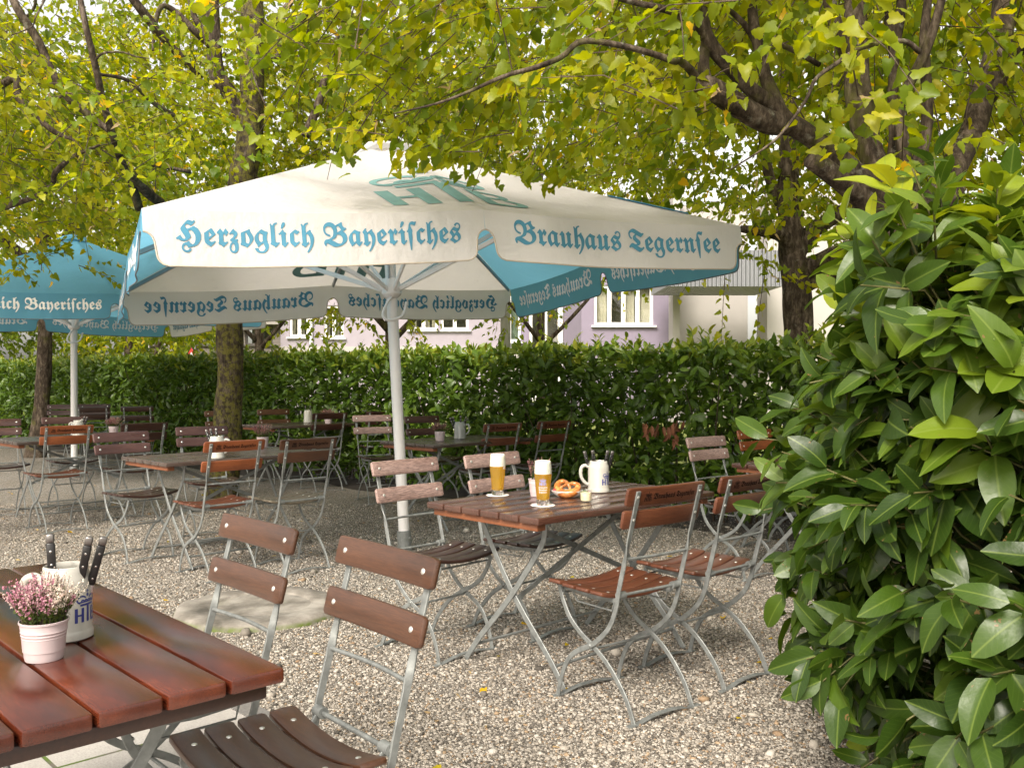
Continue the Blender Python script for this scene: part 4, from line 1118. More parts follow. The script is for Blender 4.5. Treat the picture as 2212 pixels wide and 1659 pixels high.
# the withered twig in it
n = 26; cx = W(1450, 925, 7.85)
P = np.array(cx)[None] + g.normal(0, 1, (n, 3)) * np.array([.12, .05, .05]); D = g.normal(0, .35, (n, 3)) + np.array([0, 0, -1]); N = g.normal(0, 1, (n, 3)) + np.array([0, -1, 0])
ln = g.uniform(.08, .12, n); V, Q, uv, m = leaf_cloud(P, D, N, ln, ln * .35, LAUREL_S, .8, .2)
np_mesh('dry_leaves', V, Q, BROWN, hd, {'var': np.zeros(len(V))})

# ---------------------------------------------------------------- the near laurel bush
bu = thing('laurel_bush', 'large glossy-leaved laurel bush filling the right edge, close to the camera', 'bush', (0, 0, 0))
BC = np.array([2.07, 2.78, .80]); BR = np.array([1.10, 1.10, 1.03]); EX = 2.5
def surf(n):
    q = unit(g.standard_normal((n * 4, 3)))
    k = (np.abs(q) ** EX).sum(1) ** (-1 / EX)
    p = q * k[:, None] * BR
    nr = unit(np.sign(q) * np.abs(q * k[:, None]) ** (EX - 1) / BR)
    ok = (p[:, 2] > -.8) & (p[:, 0] < .75) & (p[:, 1] < .8)
    p, nr = (p + BC)[ok][:n], nr[ok][:n]
    q = unit(g.standard_normal((150, 3))); LB = np.array([.36, .50, .46])
    p2 = q * LB + np.array([1.30, 2.62, 1.34]); n2 = unit(q / LB); k2 = (q[:, 2] > -.3) & (q[:, 0] < .6)
    return np.concatenate([p, p2[k2]]), np.concatenate([nr, n2[k2]])
n = 540
O, nr = surf(n); n = len(O)
bump = np.array([noise.noise(Vector(p * 2.1)) for p in O])
O = O + nr * (bump * .16 - .17)[:, None]
ax = unit(nr * .75 + np.array([0, 0, .45]) + g.standard_normal((n, 3)) * .38)
L = g.uniform(.16, .30, n); k = 8
t = (np.arange(k) + .8) / k
dr = np.array([0, 0, -1.0])
base = O[:, None] + ax[:, None] * (t[None] * L[:, None])[..., None] + dr * (.10 * L[:, None] * t[None] ** 2)[..., None]
u = unit(np.cross(ax, np.array([.2, .1, 1.0]))); w = np.cross(ax, u)
ph = (np.arange(k) * 2.4)[None] + g.uniform(0, 6.28, (n, 1))
rad = u[:, None] * np.cos(ph)[..., None] + w[:, None] * np.sin(ph)[..., None]
D = unit(ax[:, None] * (.35 + .55 * t)[None, :, None] + rad * .75 + dr * (.52 - .5 * np.clip((base[..., 2:] - 1.0) / .7, 0, 1)) + g.standard_normal((n, k, 3)) * .30)
N = ax[:, None] * .9 - rad * .15 + np.array([0, -.10, .42]) + g.standard_normal((n, k, 3)) * .32
P = (base + D * .012).reshape(-1, 3); D = D.reshape(-1, 3); N = N.reshape(-1, 3)
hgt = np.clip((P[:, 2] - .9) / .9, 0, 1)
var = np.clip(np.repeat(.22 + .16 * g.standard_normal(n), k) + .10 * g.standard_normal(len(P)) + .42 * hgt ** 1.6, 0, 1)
ln = g.uniform(.095, .185, len(P)) * np.tile(np.linspace(1.05, .85, k), n)
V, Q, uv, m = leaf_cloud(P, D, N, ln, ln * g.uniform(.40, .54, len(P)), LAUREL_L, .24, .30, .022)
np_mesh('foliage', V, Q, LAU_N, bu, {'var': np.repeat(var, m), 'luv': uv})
C = O + ax * (L * 1.0)[:, None] + dr * (.1 * L)[:, None]; A = O - nr * .25 + dr * .15
V, Q = stem_cloud(A, O, C, np.full(n, .006), np.full(n, .003)); np_mesh('shoots', V, Q, simple('green_shoot', (.10, .095, .03), .6, 0, .4, 8), bu, smooth=False)
# leaves deeper inside, the bush's inner shade painted in as a dark tone
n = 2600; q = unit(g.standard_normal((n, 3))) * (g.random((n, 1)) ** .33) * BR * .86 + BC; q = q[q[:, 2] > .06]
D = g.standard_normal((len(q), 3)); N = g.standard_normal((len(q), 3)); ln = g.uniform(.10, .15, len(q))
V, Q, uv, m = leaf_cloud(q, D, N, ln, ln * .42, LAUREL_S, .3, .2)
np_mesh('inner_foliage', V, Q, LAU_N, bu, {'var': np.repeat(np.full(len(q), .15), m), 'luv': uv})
mb = MB()
for i in range(26):
    a = rnd.uniform(0, 6.28); r = rnd.uniform(.05, .4); p0 = Vector((BC[0] + r * math.cos(a) * .6, BC[1] + r * math.sin(a) * .6, -.03))
    e = Vector((BC[0] + math.cos(a) * rnd.uniform(.4, .85), BC[1] + math.sin(a) * rnd.uniform(.4, .85), rnd.uniform(.6, 1.5)))
    mb.tube([p0, p0.lerp(e, .5) + Vector((rnd.uniform(-.1, .1), rnd.uniform(-.1, .1), .12)), e], [.018, .012, .006], 7, 0, 4)
mb.build('stems', stemm, bu, 180)

# fallen leaves on the gravel
n = 230; y = 3.0 + 9 * g.random(n) ** 1.3; x = (g.random(n) * 1.2 - .62) * y
P = np.stack([x, y, np.full(n, .012)], 1); P = P[((P[:, 0] - PO.x) * .725 + (P[:, 1] - PO.y) * .689) > .1]; n = len(P)
D = g.standard_normal((n, 3)); D[:, 2] *= .12; N = np.tile([0, 0, 1.], (n, 1)) + g.standard_normal((n, 3)) * .3
ln = g.uniform(.018, .042, n); var = np.where(g.random(n) < .35, g.uniform(.94, .965, n), g.uniform(.984, 1, n)); wd = ln * np.where(var > .982, .35, .85)
V, Q, uv, m = leaf_cloud(P, D, N, ln, wd, LINDEN, .5, .1)
tag(np_mesh('fallen_leaves', V, Q, LEAF, None, {'var': np.repeat(var, m)}), kind='stuff')
# ---------------------------------------------------------------- things on the tables
def on_table(px_, py_, th=TH):
    y = (EYE - th) * FPX / (py_ - 813.6)
    return Vector(((px_ - 1106) / FPX * y, y, th + .0006))
stone = simple('glazed_stoneware', (.42, .405, .36), .22, 0, .04, 12, 0, .5, .4)
stone_g = simple('grey_stoneware', (.33, .33, .305), .28, 0, .05, 12, 0, .5, .3)
cobalt = simple('cobalt_print', (.025, .035, .19), .35)
kn_black = simple('black_handle', (.012, .011, .011), .3); kn_steel = simple('cutlery_steel', (.68, .67, .65), .16, 1, .03)
cap_steel = simple('knife_cap', (.20, .185, .175), .3, .8, .05)
pink = simple('pink_enamel', (.48, .39, .395), .35, 0, .04, 4); earth = simple('potting_soil', (.03, .02, .012), .95)
h_green = leafmat('heather_green', [(0, (.03, .06, .01)), (1, (.12, .16, .02))], .3, .6)
h_pink = leafmat('heather_bells', [(0, (.48, .22, .29)), (.3, (.58, .36, .39)), (.42, (.68, .56, .50)), (1, (.78, .73, .62))], .3, .6)
h_dry = leafmat('heather_faded', [(0, (.30, .10, .13)), (.5, (.42, .24, .22)), (1, (.45, .36, .26))], .3, .7)

def glass_mat(name, col, ior=1.45, rough=.0, tr=1.0):
    t = NT(name); t.p(Base_Color=col, Roughness=rough, IOR=ior, Transmission_Weight=tr); return t.mat
GLASS_SOLID = glass_mat('solid_glass', (.95, .96, .95))
t = NT('clear_glass')
tp = t.n('ShaderNodeBsdfTransparent'); t.set(tp.inputs[0], (.96, .97, .96)); gs = t.n('ShaderNodeBsdfGlossy', i_Roughness=.02)
lw = t.n('ShaderNodeLayerWeight', i_Blend=.25); mx = t.n('ShaderNodeMixShader'); t.set(mx.inputs[0], t.ramp(lw.outputs[1], [(0, (.05, .05, .05)), (.6, (.13, .13, .13)), (1, (.75, .75, .75))]))
t.t.links.new(tp.outputs[0], mx.inputs[1]); t.t.links.new(gs.outputs[0], mx.inputs[2]); t.t.links.new(mx.outputs[0], t.out.inputs[0])
GLASS = t.mat
t = NT('lager'); v = t.coord()
t.p(Base_Color=(1.0, .70, .10), Roughness=.02, IOR=1.2, Transmission_Weight=.8, Specular_IOR_Level=.4)
tl = t.n('ShaderNodeBsdfTranslucent'); t.set(tl.inputs[0], (1.0, .60, .06)); mx = t.n('ShaderNodeMixShader'); t.set(mx.inputs[0], .40)
t.t.links.new(t.b.outputs[0], mx.inputs[1]); t.t.links.new(tl.outputs[0], mx.inputs[2]); t.t.links.new(mx.outputs[0], t.out.inputs[0])
LAGER = t.mat
foam = simple('beer_foam', (.86, .82, .72), .8, 0, .05, 60, .4)
paperc = simple('coaster_board', (.74, .70, .64), .85, 0, .04, 20)

def wrap(verts, faces, rad, ang, z0, sc, off=.0006, prof=None):
    mb = MB(); vs = []
    for v in verts:
        z = z0 + v[1] * sc; r = (prof(z) if prof else rad) + off
        a = ang + (v[0] - .5) * sc / rad
        vs.append((r * math.cos(a), r * math.sin(a), z))
    mb.add(vs, faces); return mb

def mug(lab, pos, handle, crest_ang, mat=stone):
    t = thing('beer_mug', lab, 'mug', pos, 0, 'stoneware mugs')
    mb = MB()
    mb.lathe([(.004, .004), (.050, 0), (.054, .003), (.0545, .014), (.0525, .019), (.0515, .022), (.0515, .118), (.049, .130), (.0445, .140), (.0435, .151), (.041, .153), (.039, .151), (.039, .138), (.047, .115), (.047, .02), (.003, .012)], 40)
    body = mb.build('body', mat, t, 50)
    mb = MB(); c, s = math.cos(handle), math.sin(handle)
    P = [(.048, .122), (.064, .130), (.081, .122), (.087, .098), (.083, .070), (.068, .048), (.050, .036)]
    mb.tube([(r * c, r * s, z) for r, z in P], [.0085, .0085, .009, .009, .0085, .008, .0085], 10, 0, 4)
    mb.build('handle', mat, t, 180)
    if crest_ang is not None:
        wrap(CREST[0], CREST[1], .0515, crest_ang, .038, .060).build('emblem', cobalt, body, 0)
    return t
def knife(lab, base, z0, az, tilt, twist=0, group=None):
    M = Matrix.Rotation(az, 4, 'Z') @ Matrix.Rotation(tilt, 4, 'Y') @ Matrix.Rotation(twist, 4, 'Z')
    t = thing('table_knife', lab, 'cutlery', base + Vector((0, 0, z0)), 0, group or 'cutlery standing in the mugs')
    t.rotation_euler = M.to_euler()
    mb = MB(); mb.slat([(0, 0, .0), (0, 0, .05), (0, 0, .105)], (1, 0, 0), .015, .002, .0005, .003); mb.build('blade', kn_steel, t, 40)
    mb = MB(); mb.slat([(0, 0, .100), (0, 0, .13), (0, 0, .16), (0, 0, .188)], (1, 0, 0), .0165, .011, .003, .003)
    for z in (.115, .142, .17):
        for sy in (-1, 1): mb.dome((0, sy * .0053, z), (0, sy, 0), .0026, .0008, 8, 1)
    mb.build('handle', [kn_black, kn_steel], t, 40)
    mb = MB(); mb.slat([(0, 0, .187), (0, 0, .196), (0, 0, .207)], (1, 0, 0), .0160, .0105, .003, .004); mb.build('end_cap', cap_steel, t, 60)
def heather(lab, pos, n=150, hgt=.115, flow=h_pink, seed=1, pot=pink, sp=.075):
    gg = np.random.default_rng(seed)
    t = thing('heather_pot', lab, 'potted plant', pos, 0, 'heather pots on the tables')
    mb = MB()
    mb.lathe([(.003, .002), (.0365, 0), (.0375, .003), (.0385, .009), (.0425, .046), (.0437, .048), (.0428, .050), (.0437, .0525), (.0448, .0545), (.0438, .0565), (.0448, .059), (.0459, .061), (.0449, .063), (.047, .078), (.0487, .0785), (.0487, .0825), (.0470, .083), (.0455, .079), (.041, .02), (.002, .015)], 40)
    mb.build('pot', pot, t, 40)
    mb = MB(); mb.lathe([(.0455, .072), (.02, .075), (.001, .076)], 20); mb.build('soil', earth, t)
    a = gg.uniform(0, 6.28, n); r = .038 * np.sqrt(gg.random(n))
    A = np.stack([r * np.cos(a), r * np.sin(a), np.full(n, .074)], 1)
    L = hgt * gg.uniform(.62, 1.08, n) * (1 - .22 * (r / .038))
    out = gg.uniform(.3, 1.0, n) * sp * (r / .038)
    C = A + np.stack([np.cos(a) * out, np.sin(a) * out, L], 1) + gg.normal(0, .006, (n, 3)); B = (A + C) / 2 - np.stack([np.cos(a), np.sin(a), 0 * a], 1) * (out * .12)[:, None]
    V, Q = stem_cloud(A, B, C, np.full(n, .0009), np.full(n, .0004)); np_mesh('stems', V, Q, twig, t, smooth=False)
    def along(tt): return (A[:, None] * ((1 - tt) ** 2)[..., None] + B[:, None] * (2 * tt * (1 - tt))[..., None] + C[:, None] * (tt ** 2)[..., None])
    k = 26; tt = np.sort(gg.uniform(.02, .7, (n, k)), 1); P = along(tt).reshape(-1, 3)
    D = gg.normal(0, 1, P.shape) * .6 + np.array([0, 0, .7]); ln = gg.uniform(.006, .011, len(P))
    V, Q, uv, m = leaf_cloud(P, D, gg.normal(0, 1, P.shape), ln, ln * .3, oval_leaf(2, 1), .3, .1)
    np_mesh('needles', V, Q, h_green, t, {'var': np.repeat(gg.random(len(P)), m)})
    k = 24; tt = gg.uniform(.45, 1.0, (n, k)); P = along(tt).reshape(-1, 3)
    D = gg.normal(0, 1, P.shape) + np.array([0, 0, -.4]); ln = gg.uniform(.0038, .0062, len(P))
    hue = np.clip(.45 + .33 * np.sin(a * 1.0 + .6) + gg.normal(0, .22, n), 0, 1)
    V, Q, uv, m = leaf_cloud(P, D, gg.normal(0, 1, P.shape), ln, ln * .85, oval_leaf(2, 1), .9, .1)
    np_mesh('blossoms', V, Q, flow, t, {'var': np.repeat(np.repeat(np.clip(hue, 0, 1), k), m)})
    return t

p0 = on_table(140, 1378, .76)
mug('cream stoneware mug with blue crest behind the pink heather on the near red table', p0, R(186), R(-12))
for i, (dx, dy, az, ti, tw, lab) in enumerate([(-.012, -.016, R(190), .06, .15, 'dark-handled knife standing leftmost in the near mug'), (.012, -.006, R(-15), .24, .5, 'dark-handled knife in the middle of the near mug, leaning right'), (.022, .006, R(-8), .30, .6, 'dark-handled knife standing rightmost in the near mug')]):
    knife(lab, p0 + Vector((dx, dy, 0)), .015, az, ti, tw)
heather('pink and white heather in a pale pink pot on the near red table', on_table(92.6, 1424, .76), 190, .112, h_pink, 3, pink, .046).scale = (.92, .92, .92)
p1 = on_table(1293, 1063)
mug('cream stoneware mug with blue crest behind the pretzel on the beer table', p1, R(180), R(-42))
for dx, dy, az, ti, lab in [(-.016, 0, R(180), .26, 'knife tilting farthest left in the beer table mug'), (-.006, -.008, R(190), .12, 'knife beside the leftmost one in the beer table mug'), (.010, -.008, R(0), .17, 'knife leaning right in the beer table mug, second from right'), (.018, 0, R(5), .26, 'knife tilting farthest right in the beer table mug')]:
    knife(lab, p1 + Vector((dx, dy, 0)), .0, az, ti, .3)
p2 = on_table(468, 990)
mug('cream mug of knives on the table in front of the mossy trunk', p2, R(5), R(-150))
for dx, az, ti, lab in [(-.014, R(180), .30, 'knife tilting farthest left in the mug before the mossy trunk'), (-.006, R(185), .18, 'knife in the middle of the mug before the mossy trunk'), (.006, R(170), .06, 'nearly upright knife in the mug before the mossy trunk')]:
    knife(lab, p2 + Vector((dx, 0, 0)), .0, az, ti, .3)
p3 = on_table(169, 943)
mug('cream mug with dark crest on the left table, below the thin white pole', p3, R(180), R(-55))
for dx, az, ti, lab in [(.016, R(0), .34, 'knife leaning right in the mug below the thin white pole'), (.010, R(0), .24, 'second knife in the mug below the thin white pole, more upright')]: knife(lab, p3 + Vector((dx, 0, 0)), -.01, az, ti, .4)
heather('faded reddish heather in a pink pot on the left table', on_table(245, 939), 110, .10, h_dry, 5)
p4 = on_table(665, 913)
mug('pale mug with its handle turned away, on the table right of the mossy trunk', p4, R(80), None)
for dx, az, ti, lab in [(-.012, R(180), .1, 'left knife in the pale mug on the hedge table right of the trunk'), (.012, R(0), .1, 'right knife in the pale mug on the hedge table right of the trunk')]: knife(lab, p4 + Vector((dx, 0, 0)), 0, az, ti, .4)
heather('dried pale heather behind the dark chair on the hedge table', on_table(709, 915), 100, .11, h_dry, 6)
heather('sparse pinkish heather in a pink pot at the right end of the trunk-side table', on_table(567, 966), 70, .13, h_dry, 7)
heather('small heather in a pink pot left of the grey mug', on_table(950, 952), 90, .095, h_dry, 8)
p5 = on_table(993, 948)
mug('grey stoneware mug without a crest, on the dark table right of the white pole', p5, R(8), None, stone_g)
for dx, az, ti, lab in [(-.016, R(180), .36, 'knife tilting farthest left in the grey mug'), (-.010, R(185), .26, 'second knife from the left in the grey mug'), (.0, R(0), .05, 'upright knife in the grey mug'), (.016, R(0), .22, 'knife leaning right in the grey mug')]: knife(lab, p5 + Vector((dx, 0, 0)), 0, az, ti, .4)
heather('slim heather in a pink pot mostly hidden behind the right beer glass', on_table(1163, 1072), 40, .115, h_dry, 9, pink, .03)

def beer(lab, pos, crest_ang, full):
    c = thing('beer_coaster', ('scalloped white coaster under the right beer glass' if full else 'scalloped white coaster under the left beer glass'), 'coaster', pos, 0, 'beer coasters')
    mb = MB(); k = 48
    top = [((.0535 + .0012 * math.cos(12 * 2 * math.pi * i / k)) * math.cos(2 * math.pi * i / k), (.0535 + .0012 * math.cos(12 * 2 * math.pi * i / k)) * math.sin(2 * math.pi * i / k)) for i in range(k)]
    mb.ring_sweep([[Vector((x, y, z)) for x, y in top] for z in (0, .0014)]); mb.build('board', paperc, c, 30)
    t = thing('beer_glass', lab, 'beer glass', pos + Vector((0, 0, .0016)), 0, 'glasses of lager')
    outp = [(.0285, .0), (.0295, .003), (.0298, .02), (.031, .05), (.0345, .09), (.0385, .125), (.0395, .145), (.0385, .165), (.0365, .188), (.0358, .192)]
    inn = [(.0345, .192), (.0350, .187), (.0370, .165), (.0380, .145), (.0370, .125), (.0330, .09), (.0295, .05), (.0275, .027), (.022, .0225), (.001, .022)]
    mb = MB(); mb.lathe([(.001, .0)] + outp + inn, 48); gl = mb.build('glass', GLASS, t, 60)
    mb = MB(); mb.lathe([(.001, .0005), (.0280, .0008), (.0290, .004), (.0285, .020), (.022, .0222), (.001, .0222)], 40); mb.build('base', GLASS_SOLID, gl, 60)
    def ri(z):
        q = sorted([(zz, r) for r, zz in inn]); 
        for (z0, r0), (z1, r1) in zip(q, q[1:]):
            if z0 <= z <= z1: return r0 + (r1 - r0) * (z - z0) / max(1e-6, z1 - z0)
        return q[-1][1]
    zb = [.0222, .023, .0275, .05, .07, .09, .11, .125, .1375]
    mb = MB(); mb.lathe([(.001, .0222)] + [(ri(z) + .0002, z) for z in zb[1:]] + [(.001, .1375)], 48); mb.build('beer', LAGER, t, 60)
    zf = [.1376, .15, .165, .18, .191]
    mb = MB(); mb.lathe([(.001, .1376)] + [(ri(z) - .0002, z) for z in zf] + [(.030, .1945), (.02, .1955), (.001, .196)], 48); mb.build('foam', foam, t, 60)
    def ro(z):
        q = [(zz, r) for r, zz in outp]
        for (z0, r0), (z1, r1) in zip(q, q[1:]):
            if z0 <= z <= z1: return r0 + (r1 - r0) * (z - z0) / max(1e-6, z1 - z0)
        return outp[-1][0]
    pr = simple('glass_print', (.30, .33, .62), .5); wr = simple('glass_print_pale', (.72, .70, .72), .5)
    if full:
        wrap(CREST[0], CREST[1], .035, crest_ang, .088, .030, .0004, ro).build('emblem', pr, gl, 0)
        mb = MB()
        for i, s in enumerate(('Herzoglich', 'Brauhaus', 'Tegern\u017fee')):
            vs, fs, X = text_grid(s, .4); sc = .0095; mm = wrap([((v.x - X / 2) + .5, v.y) for v in vs], fs, .034, crest_ang, .077 - i * .0105, sc, .0004, ro); mb.add(mm.v, mm.f)
        mb.build('lettering', wr, gl, 0)
    else: wrap(CREST[0], CREST[1], .037, crest_ang, .125, .016, .0004, ro).build('emblem', wr, gl, 0)
beer('left glass of golden lager with white foam, nearer the pale chair', on_table(1075, 1070), R(-35), False)
beer('right glass of golden lager printed with a blue crest, next to the pretzel plate', on_table(1173, 1092), R(-92), True)
# pretzel plate
pp = on_table(1226, 1074)
porc = simple('white_porcelain', (.76, .73, .68), .15, 0, .03, 10, 0, .5, .3)
t = thing('serving_dish', 'white oval dish holding the pretzel', 'dish', pp)
mb = MB(); mb.lathe([(.001, .003), (.035, .0), (.040, .002), (.052, .012), (.064, .026), (.066, .030), (.063, .031), (.050, .015), (.038, .008), (.001, .007)], 40, 0, None, False, 1.15, .82); mb.build('bowl', porc, t, 60)
brown = NT('pretzel_crust'); v = brown.coord()
brown.p(Base_Color=brown.ramp(brown.noise(v, 38, 4).outputs[0], [(.3, (.20, .055, .012)), (.52, (.40, .135, .03)), (.68, (.58, .27, .08)), (.8, (.72, .45, .2))]), Roughness=.3, Coat_Weight=.4, Coat_Roughness=.2)
t = thing('soft_pretzel', 'golden-brown soft pretzel leaning in the white oval dish', 'pretzel', pp + Vector((0, 0, .046)))
t.rotation_euler = (R(38), R(8), R(-24))
mb = MB(); s = .048
P = [(-.62, -.62, .22), (-.32, -.22, .26), (-.02, .12, .20), (.42, .52, .08), (.86, .52, 0), (1.05, .02, 0), (.78, -.55, 0), (.28, -.88, 0), (-.28, -.88, 0), (-.78, -.55, 0), (-1.05, .02, 0), (-.86, .52, 0), (-.42, .52, .10), (.02, .10, .42), (.32, -.22, .34), (.62, -.62, .22)]
rr = [.13, .15, .17, .21, .27, .33, .39, .43, .43, .39, .33, .27, .21, .17, .15, .13]
mb.tube([Vector(p) * s for p in P], [r * s for r in rr], 14, 0, 6, True, .06, 2); mb.build('dough', brown.mat, t, 180)
t = thing('radish', 'small red radish at the left rim of the pretzel dish', 'radish', pp + Vector((-.058, -.012, .030)))
mb = MB(); mb.lathe([(.0005, -.012), (.008, -.009), (.0115, 0), (.009, .008), (.003, .011), (.0005, .012)], 16); mb.build('bulb', simple('radish_red', (.55, .02, .025), .3), t, 180)
mb = MB(); mb.tube([(0, 0, .011), (.004, .0, .02), (.01, .002, .024)], [.002, .0015, .001], 6, 0, 3); mb.build('stalk', simple('radish_stalk', (.25, .35, .08), .6), t, 180)
t = thing('spread_jar', 'little glass jar of cream cheese spread with chives, right of the pretzel', 'jar', on_table(1266, 1084))
mb = MB(); mb.lathe([(.001, 0), (.0235, 0), (.0255, .003), (.0265, .03), (.0265, .046), (.0285, .049), (.0285, .055), (.0265, .055), (.025, .05), (.0248, .046), (.0248, .006), (.001, .004)], 36); mb.build('glass', GLASS, t, 60)
mb = MB(); mb.lathe([(.001, .0042), (.0246, .0062), (.0250, .040), (.018, .044), (.001, .046)], 30); mb.build('cream', simple('cream_cheese', (.74, .62, .42), .6, 0, .08, 60), t, 60)
mb = MB()
for i in range(26):
    a = rnd.uniform(0, 6.28); r = rnd.uniform(.006, .023); z = .044 + rnd.uniform(0, .006)
    mb.lathe([(.0005, -.0015), (.003, 0), (.0005, .0015)], 5, i % 2, Matrix.Translation((r * math.cos(a), r * math.sin(a), z)) @ Matrix.Rotation(rnd.uniform(-1, 1), 4, 'X'))
mb.build('herbs', [simple('chives', (.09, .24, .03), .5), simple('red_onion', (.52, .30, .38), .5)], t)
# ---------------------------------------------------------------- buildings beyond the hedge
lilac = simple('lilac_render', (.235, .20, .265), .9, 0, .04, 3, .08)
lilac_d = simple('lilac_render_pale', (.325, .29, .33), .9, 0, .04, 3, .08)
white_r = simple('white_render', (.40, .375, .355), .9, 0, .04, 2, .08)
grey_r = simple('grey_render', (.33, .305, .275), .9, 0, .06, 2, .1)
frame_w = simple('white_frame', (.78, .77, .75), .4); frame_d = simple('dark_frame', (.09, .08, .07), .5)
curt = simple('curtain', (.60, .57, .46), .9, 0, .05, 3)
room = simple('dim_room', (.10, .095, .085), .9)
clad = NT('slatted_cladding'); v = clad.coord(); sp = clad.n('ShaderNodeSeparateXYZ', i_Vector=v)
fr = clad.math('FRACT', clad.math('MULTIPLY', sp.outputs[2], 9.0))
clad.p(Base_Color=clad.ramp(fr, [(.0, (.10, .085, .075)), (.18, (.20, .175, .155)), (.9, (.235, .205, .18))]), Roughness=.7, Normal=clad.bump(fr, .6, .02))
corr = NT('corrugated_metal'); v = corr.coord(); sp = corr.n('ShaderNodeSeparateXYZ', i_Vector=v)
sn = corr.math('SINE', corr.math('MULTIPLY', sp.outputs[0], 62.0)); corr.p(Base_Color=(.24, .245, .26), Roughness=.5, Metallic=.3, Normal=corr.bump(sn, .8, .03))
PANE = GLASS
def X(p, y): return (p - 1106) / FPX * y
def Z(p, y): return EYE + (813.6 - p) / FPX * y
def wall_with_holes(name, x0, x1, z0, z1, y, th, holes, mat, parent):
    mb = MB(); xs = x0
    for a, b, c, d in sorted(holes):
        mb.box(((xs + a) / 2, y + th / 2, (z0 + z1) / 2), (a - xs, th, z1 - z0))
        mb.box(((a + b) / 2, y + th / 2, (z0 + c) / 2), (b - a, th, c - z0)); mb.box(((a + b) / 2, y + th / 2, (d + z1) / 2), (b - a, th, z1 - d)); xs = b
    mb.box(((xs + x1) / 2, y + th / 2, (z0 + z1) / 2), (x1 - xs, th, z1 - z0))
    return mb.build(name, mat, parent, 0)
def window(parent, x0, x1, z0, z1, y, n, fm, cur=True, bar=.085):
    mb = MB(); yc = y + .10
    mb.box(((x0 + x1) / 2, yc, z0 + bar / 2), (x1 - x0, .09, bar)); mb.box(((x0 + x1) / 2, yc, z1 - bar / 2), (x1 - x0, .09, bar))
    for i in range(n + 1):
        x = x0 + bar / 2 + (x1 - x0 - bar) * i / n; w = bar * (1.35 if 0 < i < n else 1)
        mb.box((x, yc - .002, (z0 + z1) / 2), (w, .09, z1 - z0 - .002))
    mb.box(((x0 + x1) / 2, y - .03, z0 - .03), (x1 - x0 + .16, .16, .05))
    f = mb.build('window', fm, parent, 0)
    mb = MB(); mb.box(((x0 + x1) / 2, yc, (z0 + z1) / 2), (x1 - x0 - .02, .012, z1 - z0 - .02)); mb.build('pane', PANE, f, 0)
    mb = MB(); mb.box(((x0 + x1) / 2, y + .9, (z0 + z1) / 2), (x1 - x0, .03, z1 - z0)); mb.build('dark_interior', room, f, 0)
    if cur:
        for a, b in ((x0 + .03, x0 + (x1 - x0) * .23), (x1 - (x1 - x0) * .47, x1 - (x1 - x0) * .30), (x1 - (x1 - x0) * .22, x1 - .03)):
            mb = MB(); k = 40; pts = [(a + (b - a) * i / k, y + .28 + .035 * math.sin(i * 1.5)) for i in range(k + 1)]
            mb.ring_sweep([[Vector((px_, py_, z0 + .03)) for px_, py_ in pts], [Vector((px_, py_, z1 - .03)) for px_, py_ in pts]], 0, False, False)
            mb.build('curtain', curt, f, 180)
    return f
# lilac house: front block, set-back stair glazing, long wing
Y1, Y2, Y3 = 26.0, 29.0, 31.0
t = thing('lilac_house', 'pale lilac house with white windows and a glazed staircase behind the hedge', 'house', (X(1370, Y1), Y1, 0))
off = -Vector(t.location)
grp = []
n0 = set(bpy.data.objects)
HTOP = 6.2
wx0, wx1, wz0, wz1 = X(1283, Y1), X(1411, Y1), Z(703, Y1), Z(616, Y1)
wall_with_holes('front_wall', X(1256, Y1), X(1452, Y1), 0, HTOP, Y1, .3, [(wx0, wx1, wz0, wz1)], lilac, t)
window(t, wx0, wx1, wz0, wz1, Y1, 4, frame_w)
mb = MB(); sx0 = X(1256, Y1)
mb.add([(sx0, Y1 + .002, 0), (sx0, Y1 + .002, HTOP), (X(1216, Y2), Y2 + .3, HTOP), (X(1216, Y2), Y2 + .3, 0), (sx0 + .3, Y1 + .3, 0), (sx0 + .3, Y1 + .3, HTOP)], [(0, 1, 2, 3), (3, 2, 5, 4), (1, 5, 2), (0, 3, 4)]); mb.build('side_wall', lilac, t, 0)
mb = MB(); mb.tube([(X(1213, Y2), Y2 + .05, 0), (X(1213, Y2), Y2 + .05, HTOP)], .06, 10); mb.build('downpipe', frame_w, t)
# stair glazing
gx0, gx1 = X(1128, Y2), X(1212, Y2)
f = window(t, X(1143, Y2), X(1212, Y2), .6, Z(600, Y2), Y2, 2, frame_w, False, .10)
mb = MB()
for i in range(7):
    mb.box((X(1178, Y2) + i * .22, Y2 + .7, 2.05 + i * .22), (.5, .5, .30))
mb.build('staircase', white_r, t, 0)
mb = MB(); mb.box(((X(1125, Y2) + X(1143, Y2)) / 2, Y2 + .15, HTOP / 2), (X(1143, Y2) - X(1125, Y2) - .01, .3, HTOP)); mb.build('pier', lilac, t, 0)
window(t, X(1099, Y2), X(1125, Y2) - .01, Z(738, Y2), Z(600, Y2), Y2, 1, frame_w, False, .07)
mb = MB(); k = 40; a, b = X(1101, Y2), X(1123, Y2); pts = [(a + (b - a) * i / k, Y2 + .25 + .03 * math.sin(i * 1.4)) for i in range(k + 1)]
mb.ring_sweep([[Vector((p, q, Z(735, Y2))) for p, q in pts], [Vector((p, q, Z(605, Y2))) for p, q in pts]], 0, False, False); mb.build('curtain', simple('green_curtain', (.20, .26, .20), .9), t, 180)
mb = MB(); mb.box((X(1112, Y2), Y2 + .15, Z(738, Y2) / 2 - .06), (X(1125, Y2) - X(1099, Y2) - .02, .28, Z(738, Y2) - .13)); mb.build('sill_wall', white_r, t, 0)
